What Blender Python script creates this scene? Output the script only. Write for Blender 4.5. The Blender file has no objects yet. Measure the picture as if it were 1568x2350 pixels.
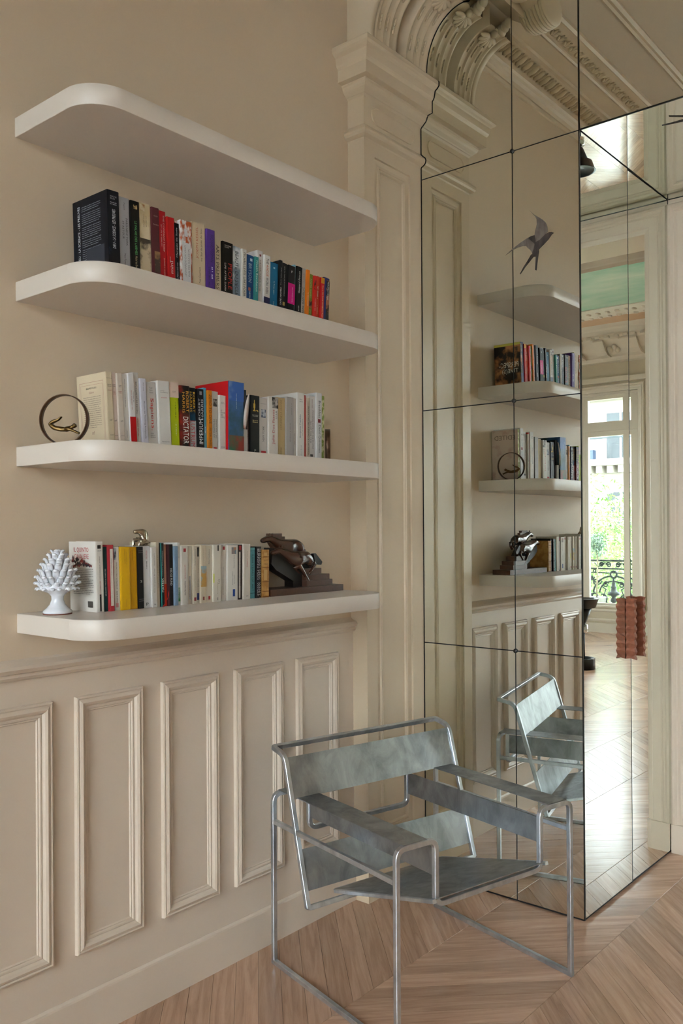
# photograph rebuilt as a scene: bookshelves, mirrored passage and galvanised steel armchair
import bpy, bmesh, math, random
from mathutils import Vector, Matrix, Euler
EXPOSURE = 2.03
SKY = 6.0
WALLC, TRIMC, SHELFC = '#dac6ab', '#dac9b5', '#d8cdc0'
R = math.radians
random.seed(7)
SC = bpy.context.scene
COL = SC.collection

# ------------------------------------------------------------------ camera
cam_data = bpy.data.cameras.new('camera')
cam = bpy.data.objects.new('camera', cam_data)
COL.objects.link(cam)
SC.camera = cam
cam_data.sensor_fit = 'VERTICAL'
cam_data.sensor_height = 36.0
cam_data.sensor_width = 24.0
cam_data.lens = 2002.811 / 2350 * 36.0
cam_data.shift_y = 30.017 / 2350
cam_data.clip_start = 0.05
cam_data.clip_end = 300
YAW, PITCH, ROLL, CAMX, CAMH = 0.69963, 0.00434, -0.0062, 2.245, 1.49186
fwd = Vector((-math.sin(YAW) * math.cos(PITCH), math.cos(YAW) * math.cos(PITCH), math.sin(PITCH)))
rgt = Vector((math.cos(YAW), math.sin(YAW), 0))
up = rgt.cross(fwd)
r2 = rgt * math.cos(ROLL) + up * math.sin(ROLL)
u2 = r2.cross(fwd)
cm = Matrix((r2, u2, -fwd)).transposed().to_4x4()
cm.translation = (CAMX, 0, CAMH)
cam.matrix_world = cm

# ------------------------------------------------------------------ view
SC.view_settings.view_transform = 'Standard'
SC.view_settings.look = 'None'
SC.view_settings.gamma = 1.0
SC.view_settings.use_curve_mapping = False
SC.view_settings.exposure = EXPOSURE
try:
    SC.cycles.max_bounces = 8
    SC.cycles.diffuse_bounces = 3
    SC.cycles.glossy_bounces = 6
    SC.cycles.transparent_max_bounces = 8
    SC.cycles.caustics_reflective = True
    SC.cycles.sample_clamp_indirect = 6.0
    SC.cycles.use_denoising = True
    SC.cycles.use_adaptive_sampling = True
    SC.cycles.adaptive_threshold = 0.12
    SC.cycles.adaptive_min_samples = 20
except Exception:
    pass

# ------------------------------------------------------------------ sky: an even bright overcast
world = bpy.data.worlds.new('sky')
SC.world = world
world.use_nodes = True
wn = world.node_tree.nodes
wl = world.node_tree.links
wn.clear()
wo = wn.new('ShaderNodeOutputWorld')
wb = wn.new('ShaderNodeBackground')
wb.inputs['Color'].default_value = (0.85, 0.925, 1.03, 1)
wb.inputs['Strength'].default_value = SKY
wl.new(wb.outputs[0], wo.inputs[0])


def portal(name, loc, sx, sz, rot):
    """light portal in a window opening: guides the sky light through the opening, gives none itself"""
    d = bpy.data.lights.new(name, 'AREA')
    d.shape = 'RECTANGLE'
    d.size, d.size_y = sx, sz
    d.cycles.is_portal = True
    o = bpy.data.objects.new(name, d)
    COL.objects.link(o)
    o.location = loc
    o.rotation_euler = rot
    return o


# window openings (along the wall, z): next room at y 11.84 and x 7.0; study at y -2.4 behind the camera
FAR_WINDOWS = [(1.00, 2.42, 0.36, 3.40), (4.10, 5.52, 0.36, 3.40)]  # first one is unseen, added for light; second shows in the mirrored doors
ADDED_SIDE_WINDOWS = [(4.90, 6.50, 0.36, 3.40), (7.10, 8.70, 0.36, 3.40), (9.30, 10.90, 0.36, 3.40)]  # unseen openings added to brighten the next room
YB = -2.4
BACK_WINDOWS = [(0.70, 2.30, 0.36, 3.50), (2.90, 4.50, 0.36, 3.50)]
for (a, b, c, d) in FAR_WINDOWS:
    portal('window_daylight', ((a + b) / 2, 12.02, (c + d) / 2), b - a, d - c, (R(90), 0, 0))
for (a, b, c, d) in ADDED_SIDE_WINDOWS:
    portal('window_daylight', (7.18, (a + b) / 2, (c + d) / 2), b - a, d - c, (R(90), 0, R(-90)))
for (a, b, c, d) in BACK_WINDOWS:
    portal('window_daylight', ((a + b) / 2, YB - 0.18, (c + d) / 2), b - a, d - c, (R(-90), 0, 0))


# ------------------------------------------------------------------ materials
def lin(h):
    if isinstance(h, (tuple, list)):
        return tuple(h[:3]) + (1,)
    h = h.lstrip('#')
    o = []
    for i in (0, 2, 4):
        c = int(h[i:i + 2], 16) / 255
        o.append(c / 12.92 if c <= 0.04045 else ((c + 0.055) / 1.055) ** 2.4)
    return (*o, 1)


MATS = {}


def mat(name, color='#808080', rough=0.5, metal=0.0, var=0.06, vscale=6.0, bump=0.0, bscale=80.0,
        color2=None, ramp=(0.4, 0.6), coat=0.0, stretch=None, spec=0.5, detail=4.0):
    if name in MATS:
        return MATS[name]
    m = bpy.data.materials.new(name)
    m.use_nodes = True
    nt = m.node_tree
    N, L = nt.nodes, nt.links
    b = N['Principled BSDF']
    c = lin(color)
    b.inputs['Roughness'].default_value = rough
    b.inputs['Metallic'].default_value = metal
    b.inputs['Specular IOR Level'].default_value = spec
    if coat:
        b.inputs['Coat Weight'].default_value = coat
        b.inputs['Coat Roughness'].default_value = 0.12
    tc = N.new('ShaderNodeTexCoord')
    src = tc.outputs['Object']
    if stretch:
        mp = N.new('ShaderNodeMapping')
        mp.inputs['Scale'].default_value = stretch
        L.new(src, mp.inputs['Vector'])
        src = mp.outputs['Vector']
    nz = N.new('ShaderNodeTexNoise')
    nz.inputs['Scale'].default_value = vscale
    nz.inputs['Detail'].default_value = detail
    L.new(src, nz.inputs['Vector'])
    rp = N.new('ShaderNodeValToRGB')
    L.new(nz.outputs['Fac'], rp.inputs['Fac'])
    if color2:
        rp.color_ramp.elements[0].color = c
        rp.color_ramp.elements[1].color = lin(color2)
        rp.color_ramp.elements[0].position, rp.color_ramp.elements[1].position = ramp
    else:
        rp.color_ramp.elements[0].position, rp.color_ramp.elements[1].position = 0.3, 0.7
        rp.color_ramp.elements[0].color = tuple(max(0, x * (1 - var)) for x in c[:3]) + (1,)
        rp.color_ramp.elements[1].color = tuple(min(1, x * (1 + var)) for x in c[:3]) + (1,)
    L.new(rp.outputs['Color'], b.inputs['Base Color'])
    if bump:
        n2 = N.new('ShaderNodeTexNoise')
        n2.inputs['Scale'].default_value = bscale
        n2.inputs['Detail'].default_value = 3
        L.new(src, n2.inputs['Vector'])
        bp = N.new('ShaderNodeBump')
        bp.inputs['Strength'].default_value = bump
        bp.inputs['Distance'].default_value = 0.002
        L.new(n2.outputs['Fac'], bp.inputs['Height'])
        L.new(bp.outputs['Normal'], b.inputs['Normal'])
    MATS[name] = m
    return m


def wood(name, ang, field):
    m = bpy.data.materials.new(name)
    m.use_nodes = True
    nt = m.node_tree
    N, L = nt.nodes, nt.links
    b = N['Principled BSDF']
    tc = N.new('ShaderNodeTexCoord')
    if field:
        rnd = N.new('ShaderNodeNewGeometry').outputs['Random Per Island']
    else:
        rnd = N.new('ShaderNodeObjectInfo').outputs['Random']
    mul = N.new('ShaderNodeMath')
    mul.operation = 'MULTIPLY'
    mul.inputs[1].default_value = 37.0
    L.new(rnd, mul.inputs[0])
    cx = N.new('ShaderNodeCombineXYZ')
    L.new(mul.outputs[0], cx.inputs[0])
    L.new(mul.outputs[0], cx.inputs[1])
    add = N.new('ShaderNodeVectorMath')
    add.operation = 'ADD'
    mr = N.new('ShaderNodeVectorRotate')
    mr.rotation_type = 'Z_AXIS'
    mr.inputs['Angle'].default_value = ang
    L.new(tc.outputs['Object'], mr.inputs['Vector'])
    L.new(mr.outputs[0], add.inputs[0])
    L.new(cx.outputs[0], add.inputs[1])
    mp = N.new('ShaderNodeMapping')
    mp.inputs['Scale'].default_value = (1.6, 22, 1)
    L.new(add.outputs[0], mp.inputs['Vector'])
    nz = N.new('ShaderNodeTexNoise')
    nz.inputs['Scale'].default_value = 2.2
    nz.inputs['Detail'].default_value = 7
    nz.inputs['Roughness'].default_value = 0.62
    nz.inputs['Distortion'].default_value = 0.6
    L.new(mp.outputs[0], nz.inputs['Vector'])
    rp = N.new('ShaderNodeValToRGB')
    e = rp.color_ramp.elements
    e[0].position, e[0].color = 0.25, lin('#ab866e')
    e[1].position, e[1].color = 0.75, lin('#dab79d')
    k = rp.color_ramp.elements.new(0.5)
    k.color = lin('#c7a287')
    L.new(nz.outputs['Fac'], rp.inputs['Fac'])
    rp2 = N.new('ShaderNodeValToRGB')
    e = rp2.color_ramp.elements
    e[0].position, e[0].color = 0.0, (0.74, 0.70, 0.66, 1)
    e[1].position, e[1].color = 1.0, (1.08, 1.05, 1.02, 1)
    L.new(rnd, rp2.inputs['Fac'])
    mx = N.new('ShaderNodeMix')
    mx.data_type = 'RGBA'
    mx.blend_type = 'MULTIPLY'
    mx.inputs[0].default_value = 1.0
    L.new(rp.outputs[0], mx.inputs[6])
    L.new(rp2.outputs[0], mx.inputs[7])
    L.new(mx.outputs[2], b.inputs['Base Color'])
    b.inputs['Roughness'].default_value = 0.20
    b.inputs['Specular IOR Level'].default_value = 0.75
    bp = N.new('ShaderNodeBump')
    bp.inputs['Strength'].default_value = 0.12
    bp.inputs['Distance'].default_value = 0.001
    L.new(nz.outputs['Fac'], bp.inputs['Height'])
    L.new(bp.outputs[0], b.inputs['Normal'])
    return m


def galvanised(name='galvanised_steel', lo=(0.225, 0.240, 0.243, 1), hi=(0.40, 0.42, 0.433, 1), r0=0.50, r1=0.34):
    m = bpy.data.materials.new(name)
    m.use_nodes = True
    N, L = m.node_tree.nodes, m.node_tree.links
    b = N['Principled BSDF']
    tc = N.new('ShaderNodeTexCoord')
    mp = N.new('ShaderNodeMapping')
    mp.inputs['Scale'].default_value = (1, 1, 0.6)
    mp.inputs['Rotation'].default_value = (0.3, 0.5, 0.4)
    L.new(tc.outputs['Object'], mp.inputs['Vector'])
    v = N.new('ShaderNodeTexVoronoi')
    v.inputs['Scale'].default_value = 46
    v.inputs['Randomness'].default_value = 1.0
    L.new(mp.outputs[0], v.inputs['Vector'])
    sp = N.new('ShaderNodeSeparateColor')
    L.new(v.outputs['Color'], sp.inputs[0])
    n = N.new('ShaderNodeTexNoise')
    n.inputs['Scale'].default_value = 11
    n.inputs['Detail'].default_value = 9
    n.inputs['Roughness'].default_value = 0.62
    n.inputs['Distortion'].default_value = 0.8
    L.new(mp.outputs[0], n.inputs['Vector'])
    mixf = N.new('ShaderNodeMath')
    mixf.operation = 'MULTIPLY_ADD'
    mixf.inputs[1].default_value = 0.07
    L.new(sp.outputs[0], mixf.inputs[0])
    L.new(n.outputs['Fac'], mixf.inputs[2])
    rp = N.new('ShaderNodeValToRGB')
    e = rp.color_ramp.elements
    e[0].position, e[0].color = 0.38, lo
    e[1].position, e[1].color = 0.72, hi
    L.new(mixf.outputs[0], rp.inputs[0])
    L.new(rp.outputs[0], b.inputs['Base Color'])
    b.inputs['Metallic'].default_value = 0.92
    rr = N.new('ShaderNodeMapRange')
    rr.inputs['To Min'].default_value = r0
    rr.inputs['To Max'].default_value = r1
    L.new(mixf.outputs[0], rr.inputs[0])
    L.new(rr.outputs[0], b.inputs['Roughness'])
    bp = N.new('ShaderNodeBump')
    bp.inputs['Strength'].default_value = 0.08
    bp.inputs['Distance'].default_value = 0.001
    L.new(n.outputs['Fac'], bp.inputs['Height'])
    L.new(bp.outputs[0], b.inputs['Normal'])
    return m


def mirror_mat():
    m = bpy.data.materials.new('mirror_glass')
    m.use_nodes = True
    N, L = m.node_tree.nodes, m.node_tree.links
    N.clear()
    o = N.new('ShaderNodeOutputMaterial')
    g = N.new('ShaderNodeBsdfGlossy')
    g.inputs['Color'].default_value = (0.79, 0.815, 0.745, 1)
    g.inputs['Roughness'].default_value = 0.0
    L.new(g.outputs[0], o.inputs[0])
    return m


def pane_mat():
    m = bpy.data.materials.new('window_glass')
    m.use_nodes = True
    N, L = m.node_tree.nodes, m.node_tree.links
    N.clear()
    o = N.new('ShaderNodeOutputMaterial')
    g = N.new('ShaderNodeBsdfGlossy')
    g.inputs['Roughness'].default_value = 0.0
    t = N.new('ShaderNodeBsdfTransparent')
    t.inputs['Color'].default_value = (0.96, 0.98, 0.97, 1)
    f = N.new('ShaderNodeFresnel')
    f.inputs['IOR'].default_value = 1.45
    mx = N.new('ShaderNodeMixShader')
    L.new(f.outputs[0], mx.inputs[0])
    L.new(t.outputs[0], mx.inputs[1])
    L.new(g.outputs[0], mx.inputs[2])
    L.new(mx.outputs[0], o.inputs[0])
    return m


M_WALL = mat('wall_paint', WALLC, 0.55, var=0.015, vscale=2.0, bump=0.05, bscale=140)
M_TRIM = mat('trim_paint', TRIMC, 0.38, var=0.015, vscale=3.0, bump=0.02, bscale=30)
M_SHELF = mat('shelf_paint', SHELFC, 0.38, var=0.01, vscale=3.0)
M_CEIL = mat('ceiling_paint', '#d2c2ac', 0.6, var=0.01)
M_PLASTER = mat('plaster_ornament', '#d2bea1', 0.5, var=0.02, vscale=20)  # same darkened tone for arch ornament and cornice, shade put into the colour
M_BLACK = mat('black_joint', '#0d0c0a', 0.6)
M_MIRROR = mirror_mat()
M_PANE = pane_mat()
M_GALV = galvanised()
M_BAR = galvanised('galvanised_bar', (0.46, 0.50, 0.54, 1), (0.72, 0.76, 0.80, 1), 0.42, 0.28)
M_TRIM_SHADED = mat('trim_paint_shaded', '#d2bea1', 0.40, var=0.015, vscale=3.0, bump=0.02, bscale=30)  # trim paint again, darkened to put the shade of pilaster and arch into colour
M_FARWALL = mat('cream_wall', '#cfc4ac', 0.55, var=0.01)
M_FARTRIM = mat('cream_trim', '#ded5c4', 0.4, var=0.01)


# ------------------------------------------------------------------ mesh helpers
class MB:
    def __init__(self):
        self.v, self.f, self.m, self.s = [], [], [], []

    def add(self, vs, fs, mi=0, smooth=False):
        o = len(self.v)
        self.v += [tuple(p) for p in vs]
        for f in fs:
            self.f.append([i + o for i in f])
            self.m.append(mi)
            self.s.append(smooth)
        return self

    def box(self, x0, x1, y0, y1, z0, z1, mi=0):
        vs = [(x0, y0, z0), (x1, y0, z0), (x1, y1, z0), (x0, y1, z0), (x0, y0, z1), (x1, y0, z1), (x1, y1, z1), (x0, y1, z1)]
        fs = [(0, 3, 2, 1), (4, 5, 6, 7), (0, 1, 5, 4), (1, 2, 6, 5), (2, 3, 7, 6), (3, 0, 4, 7)]
        return self.add(vs, fs, mi)

    def prism(self, poly, axis, a, b, mi=0, smooth=False):
        """poly: 2-D outline in the other two axes (cyclic order), extruded from a to b along axis"""
        n = len(poly)

        def P(p, t):
            return {'x': (t, p[0], p[1]), 'y': (p[0], t, p[1]), 'z': (p[0], p[1], t)}[axis]
        vs = [P(p, a) for p in poly] + [P(p, b) for p in poly]
        self.add(vs, [tuple(range(n))[::-1], tuple(range(n, 2 * n))], mi)
        o = len(self.v) - 2 * n
        for i in range(n):
            j = (i + 1) % n
            self.f.append([o + i, o + j, o + n + j, o + n + i])
            self.m.append(mi)
            self.s.append(smooth)
        return self

    def lathe(self, prof, n=24, c=(0, 0, 0), mi=0, smooth=True, axis='z', flute=0, fd=0.0):
        rings = []
        for (r, z) in prof:
            ring = []
            for i in range(n):
                a = 2 * math.pi * i / n
                rr = r * (1 - fd * (0.5 + 0.5 * math.cos(a * flute))) if flute else r
                p = (rr * math.cos(a), rr * math.sin(a), z)
                if axis == 'y':
                    p = (p[0], p[2], p[1])
                if axis == 'x':
                    p = (p[2], p[0], p[1])
                ring.append((p[0] + c[0], p[1] + c[1], p[2] + c[2]))
            rings.append(ring)
        vs = [p for r in rings for p in r]
        fs = []
        for k in range(len(prof) - 1):
            for i in range(n):
                j = (i + 1) % n
                fs.append((k * n + i, k * n + j, (k + 1) * n + j, (k + 1) * n + i))
        fs.append(tuple(range(n))[::-1])
        fs.append(tuple(range((len(prof) - 1) * n, len(prof) * n)))
        return self.add(vs, fs, mi, smooth)

    def ball(self, c, r, nu=12, nv=8, mi=0, rot=None):
        rx, ry, rz = r if isinstance(r, (tuple, list)) else (r, r, r)
        vs, fs = [], []
        for k in range(1, nv):
            t = math.pi * k / nv
            for i in range(nu):
                a = 2 * math.pi * i / nu
                vs.append(Vector((rx * math.sin(t) * math.cos(a), ry * math.sin(t) * math.sin(a), rz * math.cos(t))))
        top, bot = len(vs), len(vs) + 1
        vs += [Vector((0, 0, rz)), Vector((0, 0, -rz))]
        for k in range(nv - 2):
            for i in range(nu):
                j = (i + 1) % nu
                fs.append((k * nu + i, (k + 1) * nu + i, (k + 1) * nu + j, k * nu + j))
        for i in range(nu):
            j = (i + 1) % nu
            fs.append((top, i, j))
            fs.append((bot, (nv - 2) * nu + j, (nv - 2) * nu + i))
        if rot is not None:
            vs = [rot @ v for v in vs]
        c = Vector(c)
        return self.add([v + c for v in vs], fs, mi, True)

    def tube(self, pts, r, n=8, mi=0, closed=False, caps=True):
        pts = [Vector(p) for p in pts]
        rs = r if isinstance(r, (list, tuple)) else [r] * len(pts)
        m = len(pts)
        vs, prev = [], None
        for k in range(m):
            if closed:
                t = pts[(k + 1) % m] - pts[k - 1]
            else:
                t = pts[min(k + 1, m - 1)] - pts[max(k - 1, 0)]
            t.normalize()
            if prev is None:
                h = Vector((0, 0, 1)) if abs(t.z) < 0.9 else Vector((1, 0, 0))
                nn = t.cross(h).normalized()
            else:
                nn = (prev - t * prev.dot(t)).normalized()
            prev = nn
            bb = t.cross(nn)
            for i in range(n):
                a = 2 * math.pi * i / n
                vs.append(pts[k] + (nn * math.cos(a) + bb * math.sin(a)) * rs[k])
        fs = []
        for k in range(m if closed else m - 1):
            k2 = (k + 1) % m
            for i in range(n):
                j = (i + 1) % n
                fs.append((k * n + i, k * n + j, k2 * n + j, k2 * n + i))
        if caps and not closed:
            fs += [tuple(range(n))[::-1], tuple(range((m - 1) * n, m * n))]
        return self.add(vs, fs, mi, True)

    def bar(self, pts, nrm, hw, hh=None, closed=False, mi=0):
        """square bar swept along a planar path; nrm is the normal of the path's plane"""
        hh = hh or hw
        nrm = Vector(nrm).normalized()
        pts = [Vector(p) for p in pts]
        m = len(pts)
        vs = []
        for k in range(m):
            if closed:
                a, b = (pts[k] - pts[k - 1]).normalized(), (pts[(k + 1) % m] - pts[k]).normalized()
            else:
                a = (pts[k] - pts[k - 1]).normalized() if k else (pts[1] - pts[0]).normalized()
                b = (pts[k + 1] - pts[k]).normalized() if k < m - 1 else a
            t = (a + b).normalized()
            s = t.cross(nrm)
            sc = hw / max(0.4, s.dot(a.cross(nrm)))
            ch = min(hw, hh) * 0.18
            for (i, j) in ((-1, -1), (1, -1), (1, 1), (-1, 1)):
                vs.append(pts[k] + s * i * (sc - ch) + nrm * j * hh)
                vs.append(pts[k] + s * i * sc + nrm * j * (hh - ch))
        # order the 8 points around
        order = [0, 2, 3, 5, 4, 6, 7, 1]
        fs = []
        for k in range(m if closed else m - 1):
            k2 = (k + 1) % m
            for q in range(8):
                i, j = order[q], order[(q + 1) % 8]
                fs.append((k * 8 + i, k * 8 + j, k2 * 8 + j, k2 * 8 + i))
        if not closed:
            fs.append(tuple(order)[::-1])
            fs.append(tuple((m - 1) * 8 + i for i in order))
        return self.add(vs, fs, mi)

    def mesh(self, name, mats):
        me = bpy.data.meshes.new(name)
        me.from_pydata(self.v, [], self.f)
        for m in (mats if isinstance(mats, (list, tuple)) else [mats]):
            me.materials.append(m)
        me.polygons.foreach_set('material_index', self.m)
        me.polygons.foreach_set('use_smooth', self.s)
        bm = bmesh.new()
        bm.from_mesh(me)
        bmesh.ops.recalc_face_normals(bm, faces=bm.faces)
        bm.to_mesh(me)
        bm.free()
        me.update()
        return me

    def obj(self, name, mats, parent=None, loc=None, rot=None):
        return link(name, self.mesh(name, mats), parent, loc, rot)


def link(name, data, parent=None, loc=None, rot=None):
    o = bpy.data.objects.new(name, data)
    COL.objects.link(o)
    if parent:
        o.parent = parent
    if loc is not None:
        o.location = loc
    if rot is not None:
        o.rotation_euler = rot
    return o


def empty(name, loc=(0, 0, 0), rot=(0, 0, 0), parent=None):
    o = link(name, None, parent, loc, rot)
    o.empty_display_size = 0.05
    return o


def tag(o, label=None, cat=None, group=None, kind=None):
    if label:
        o['label'] = label
    if cat:
        o['category'] = cat
    if group:
        o['group'] = group
    if kind:
        o['kind'] = kind
    return o


def fillet(pts, r, seg=5, closed=False):
    pts = [Vector(p) for p in pts]
    out = []
    n = len(pts)
    for i in range(n):
        if not closed and i in (0, n - 1):
            out.append(pts[i])
            continue
        p, a, b = pts[i], pts[i - 1], pts[(i + 1) % n]
        rr = r[i] if isinstance(r, (list, tuple)) else r
        if rr <= 0:
            out.append(p)
            continue
        d1, d2 = (a - p), (b - p)
        l = min(rr, d1.length * 0.49, d2.length * 0.49)
        p1, p2 = p + d1.normalized() * l, p + d2.normalized() * l
        for k in range(seg + 1):
            t = k / seg
            out.append(p1 * (1 - t) ** 2 + p * 2 * t * (1 - t) + p2 * t ** 2)
    return out


def frame_moulding(mb, y0, y1, z0, z1, base, prof, to3d, mi=0, open_bottom=False):
    """mitred moulding around a rectangle; prof = [(inset, height)], to3d(a, b, h)"""
    rings = []
    for (ins, h) in prof:
        c = [(y0 + ins, z0 + (0 if open_bottom else ins)), (y1 - ins, z0 + (0 if open_bottom else ins)), (y1 - ins, z1 - ins), (y0 + ins, z1 - ins)]
        rings.append([to3d(a, b, base + h) for a, b in c])
    vs = [p for r in rings for p in r]
    fs = []
    for k in range(len(prof) - 1):
        for i in range(4):
            if open_bottom and i == 0:
                continue
            j = (i + 1) % 4
            fs.append((k * 4 + i, k * 4 + j, (k + 1) * 4 + j, (k + 1) * 4 + i))
    mb.add(vs, fs, mi)
    return mb


def flat_ring(mb, outer, inner, to3d, h, mi=0):
    """flat face between two rectangles (a0,a1,b0,b1)"""
    a0, a1, b0, b1 = outer
    c0, c1, d0, d1 = inner
    vs = [to3d(*p, h) for p in ((a0, b0), (a1, b0), (a1, b1), (a0, b1), (c0, d0), (c1, d0), (c1, d1), (c0, d1))]
    mb.add(vs, [(0, 1, 5, 4), (1, 2, 6, 5), (2, 3, 7, 6), (3, 0, 4, 7)], mi)
    return mb


TEXTS = []


def text(body, parent, origin, xdir, ydir, length, height, material, name='lettering', bold=0.0, align='C'):
    """flat lettering: its box is length along xdir and height along ydir, centred on origin (parent space)"""
    cu = bpy.data.curves.new(name, 'FONT')
    cu.body = body
    cu.resolution_u = 2
    cu.offset = bold
    cu.fill_mode = 'FRONT'
    o = bpy.data.objects.new(name, cu)
    COL.objects.link(o)
    TEXTS.append((o, parent, Vector(origin), Vector(xdir), Vector(ydir), length, height, material, name))


def flush_texts():
    dg = bpy.context.evaluated_depsgraph_get()
    dg.update()
    made = []
    for (o, parent, org, xd, yd, ln, ht, m, name) in TEXTS:
        me = bpy.data.meshes.new_from_object(o.evaluated_get(dg))
        xs = [v.co.x for v in me.vertices]
        ys = [v.co.y for v in me.vertices]
        if not xs:
            continue
        x0, x1, y0, y1 = min(xs), max(xs), min(ys), max(ys)
        sx, sy = ln / max(1e-6, x1 - x0), ht / max(1e-6, y1 - y0)
        for v in me.vertices:
            a, b = (v.co.x - (x0 + x1) / 2) * sx, (v.co.y - (y0 + y1) / 2) * sy
            v.co = org + xd * a + yd * b
        me.materials.clear()
        me.materials.append(m)
        for p in me.polygons:
            p.material_index = 0
        made.append((name, me, parent))
    for t in TEXTS:
        cu = t[0].data
        bpy.data.objects.remove(t[0])
        bpy.data.curves.remove(cu)
    for name, me, parent in made:
        me.name = name
        link(name, me, parent)
    TEXTS.clear()


def skin(name, pts, edges, radii, material, parent=None, sub=2, root=0):
    me = bpy.data.meshes.new(name)
    me.from_pydata(pts, edges, [])
    o = bpy.data.objects.new(name, me)
    COL.objects.link(o)
    md = o.modifiers.new('skin', 'SKIN')
    md.use_smooth_shade = True
    for i, sv in enumerate(me.skin_vertices[0].data):
        r = radii[i]
        sv.radius = r if isinstance(r, tuple) else (r, r)
        sv.use_root = (i == root)
    s = o.modifiers.new('sub', 'SUBSURF')
    s.levels = s.render_levels = sub
    dg = bpy.context.evaluated_depsgraph_get()
    dg.update()
    me2 = bpy.data.meshes.new_from_object(o.evaluated_get(dg))
    bpy.data.objects.remove(o)
    me2.materials.clear()
    me2.materials.append(material)
    for p in me2.polygons:
        p.use_smooth = True
        p.material_index = 0
    me2.name = name
    return link(name, me2, parent)

# ================================================================== the setting
YM, YM2, XJ, XV, YJ = 3.116, 4.054, 0.815, 0.528, 3.577      # mirror plane, end of passage, passage side, joints
CEIL = 3.91

# ---- floor: chevron parquet
W_OBJ = {-1: wood('oak_plank', R(45), False), 1: wood('oak_plank_b', R(-45), False)}
W_FLD = {-1: wood('oak_field', R(45), True), 1: wood('oak_field_b', R(-45), True)}
floor = MB().box(-0.9, 7.0, YB - 0.1, 12.0, -0.10, -0.012).obj('floor', mat('floor_bed', '#2a1c12', 0.8))
tag(floor, 'oak chevron parquet floor running through both rooms', None, None, 'structure')
PITCH_Y, RISE, CW, GAP = 0.104, 0.452, 0.464, 0.0007
near_meshes = {}


def plank_pts(x0, x1, ya, s, e=0.0):
    """parallelogram: at x0 the edge is ya, over the column it rises by s*RISE*(width)"""
    k = s * RISE / CW
    g = GAP
    ys0, ys1 = 0.0, k * (x1 - x0)
    return [(g, ys0 + g), (x1 - x0 - g, ys1 + g), (x1 - x0 - g, ys1 + PITCH_Y - g), (g, ys0 + PITCH_Y - g)]


def plank_mb(mb, pts, ox=0, oy=0, mi=0):
    c = 0.0008
    cx = sum(p[0] for p in pts) / 4
    cy = sum(p[1] for p in pts) / 4
    top = []
    for (x, y) in pts:
        top.append((ox + x + (c if x < cx else -c), oy + y + (c if y < cy else -c), 0.0))
    mid = [(ox + x, oy + y, -0.0009) for x, y in pts]
    bot = [(ox + x, oy + y, -0.012) for x, y in pts]
    mb.add(bot + mid + top, [(0, 1, 5, 4), (1, 2, 6, 5), (2, 3, 7, 6), (3, 0, 4, 7), (4, 5, 9, 8), (5, 6, 10, 9), (6, 7, 11, 10), (7, 4, 8, 11), (8, 9, 10, 11)], mi)


field = {-1: MB(), 1: MB()}
n_single = 0
for c in range(-2, 15):
    x0, x1 = 0.026 + CW * c, 0.026 + CW * (c + 1)
    s = -1 if c % 2 == 0 else 1
    if c == 0:
        x0 = 0.012
    # plank edges pass the seam at x 0.490 (odd seams) at 2.025 + k * pitch
    base = 2.025 + (RISE * (x1 - x0) / CW if s < 0 else 0.0)
    for k in range(-60, 105):
        y = base + k * PITCH_Y
        yc = y + PITCH_Y / 2 + s * RISE / 2
        if yc < YB - 0.05 or yc > 11.9 or (c < 0 and yc < 4.4):
            continue
        single = (0 <= c <= 4 and 1.0 < yc < 4.0) or (2 <= c <= 8 and 4.0 <= yc < 5.75)
        if single and n_single < 298:
            key = (s, c == 0)
            if key not in near_meshes:
                mb = MB()
                plank_mb(mb, plank_pts(x0, x1, 0, s))
                near_meshes[key] = mb.mesh('plank', W_OBJ[s])
            link('plank', near_meshes[key], floor, (x0, y, 0))
            n_single += 1
        else:
            plank_mb(field[s], plank_pts(x0, x1, 0, s), x0, y)
for s in (-1, 1):
    tag(field[s].obj('plank_field', W_FLD[s], floor), kind='stuff')

# ---- left wall with wainscot
wall_left = MB().box(-0.2, 0.0, YB - 0.1, 3.2, 0, CEIL + 0.05).obj('wall_left', M_WALL)
tag(wall_left, 'warm beige painted wall behind the book shelves', None, None, 'structure')
MB().box(-0.001, 0.011, YB, 2.722, 0.0, 1.09).obj('wainscot', M_TRIM, wall_left)
mb = MB()
railp = [(0.011, 1.078), (0.020, 1.082), (0.026, 1.090), (0.022, 1.098), (0.030, 1.102), (0.036, 1.112), (0.030, 1.120), (0.018, 1.124), (0.006, 1.130), (0.0, 1.136), (0.0, 1.078)]
mb.prism(railp, 'y', YB, 2.722)
mb.obj('dado_rail', M_TRIM, wall_left)
T_X = lambda a, b, h: (h, a, b)
PANEL_PROF = [(0.0, 0.0), (0.0015, 0.012), (0.006, 0.0145), (0.010, 0.012), (0.013, 0.0145), (0.020, 0.0175), (0.027, 0.0135), (0.033, 0.0062),
              (0.036, 0.0078), (0.040, 0.0075), (0.043, 0.0035), (0.046, 0.0045), (0.049, 0.0)]
mb = MB()
frame_moulding(mb, 0, 0.24, 0, 0.751, 0.0, PANEL_PROF, T_X)
pm = mb.mesh('panel_moulding', M_TRIM)
for k in range(-8, 4):
    link('panel_moulding', pm, wall_left, (0.011, 1.440 + 0.3137 * k, 0.257))
mb = MB()
mb.prism([(0.0, 0.0), (0.019, 0.0), (0.019, 0.125), (0.0175, 0.131), (0.0125, 0.1375), (0.0, 0.1375)], 'y', YB, 2.722)
tag(mb.obj('baseboard_left', M_TRIM), 'plain painted baseboard under the wainscot', None, None, 'structure')

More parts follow.
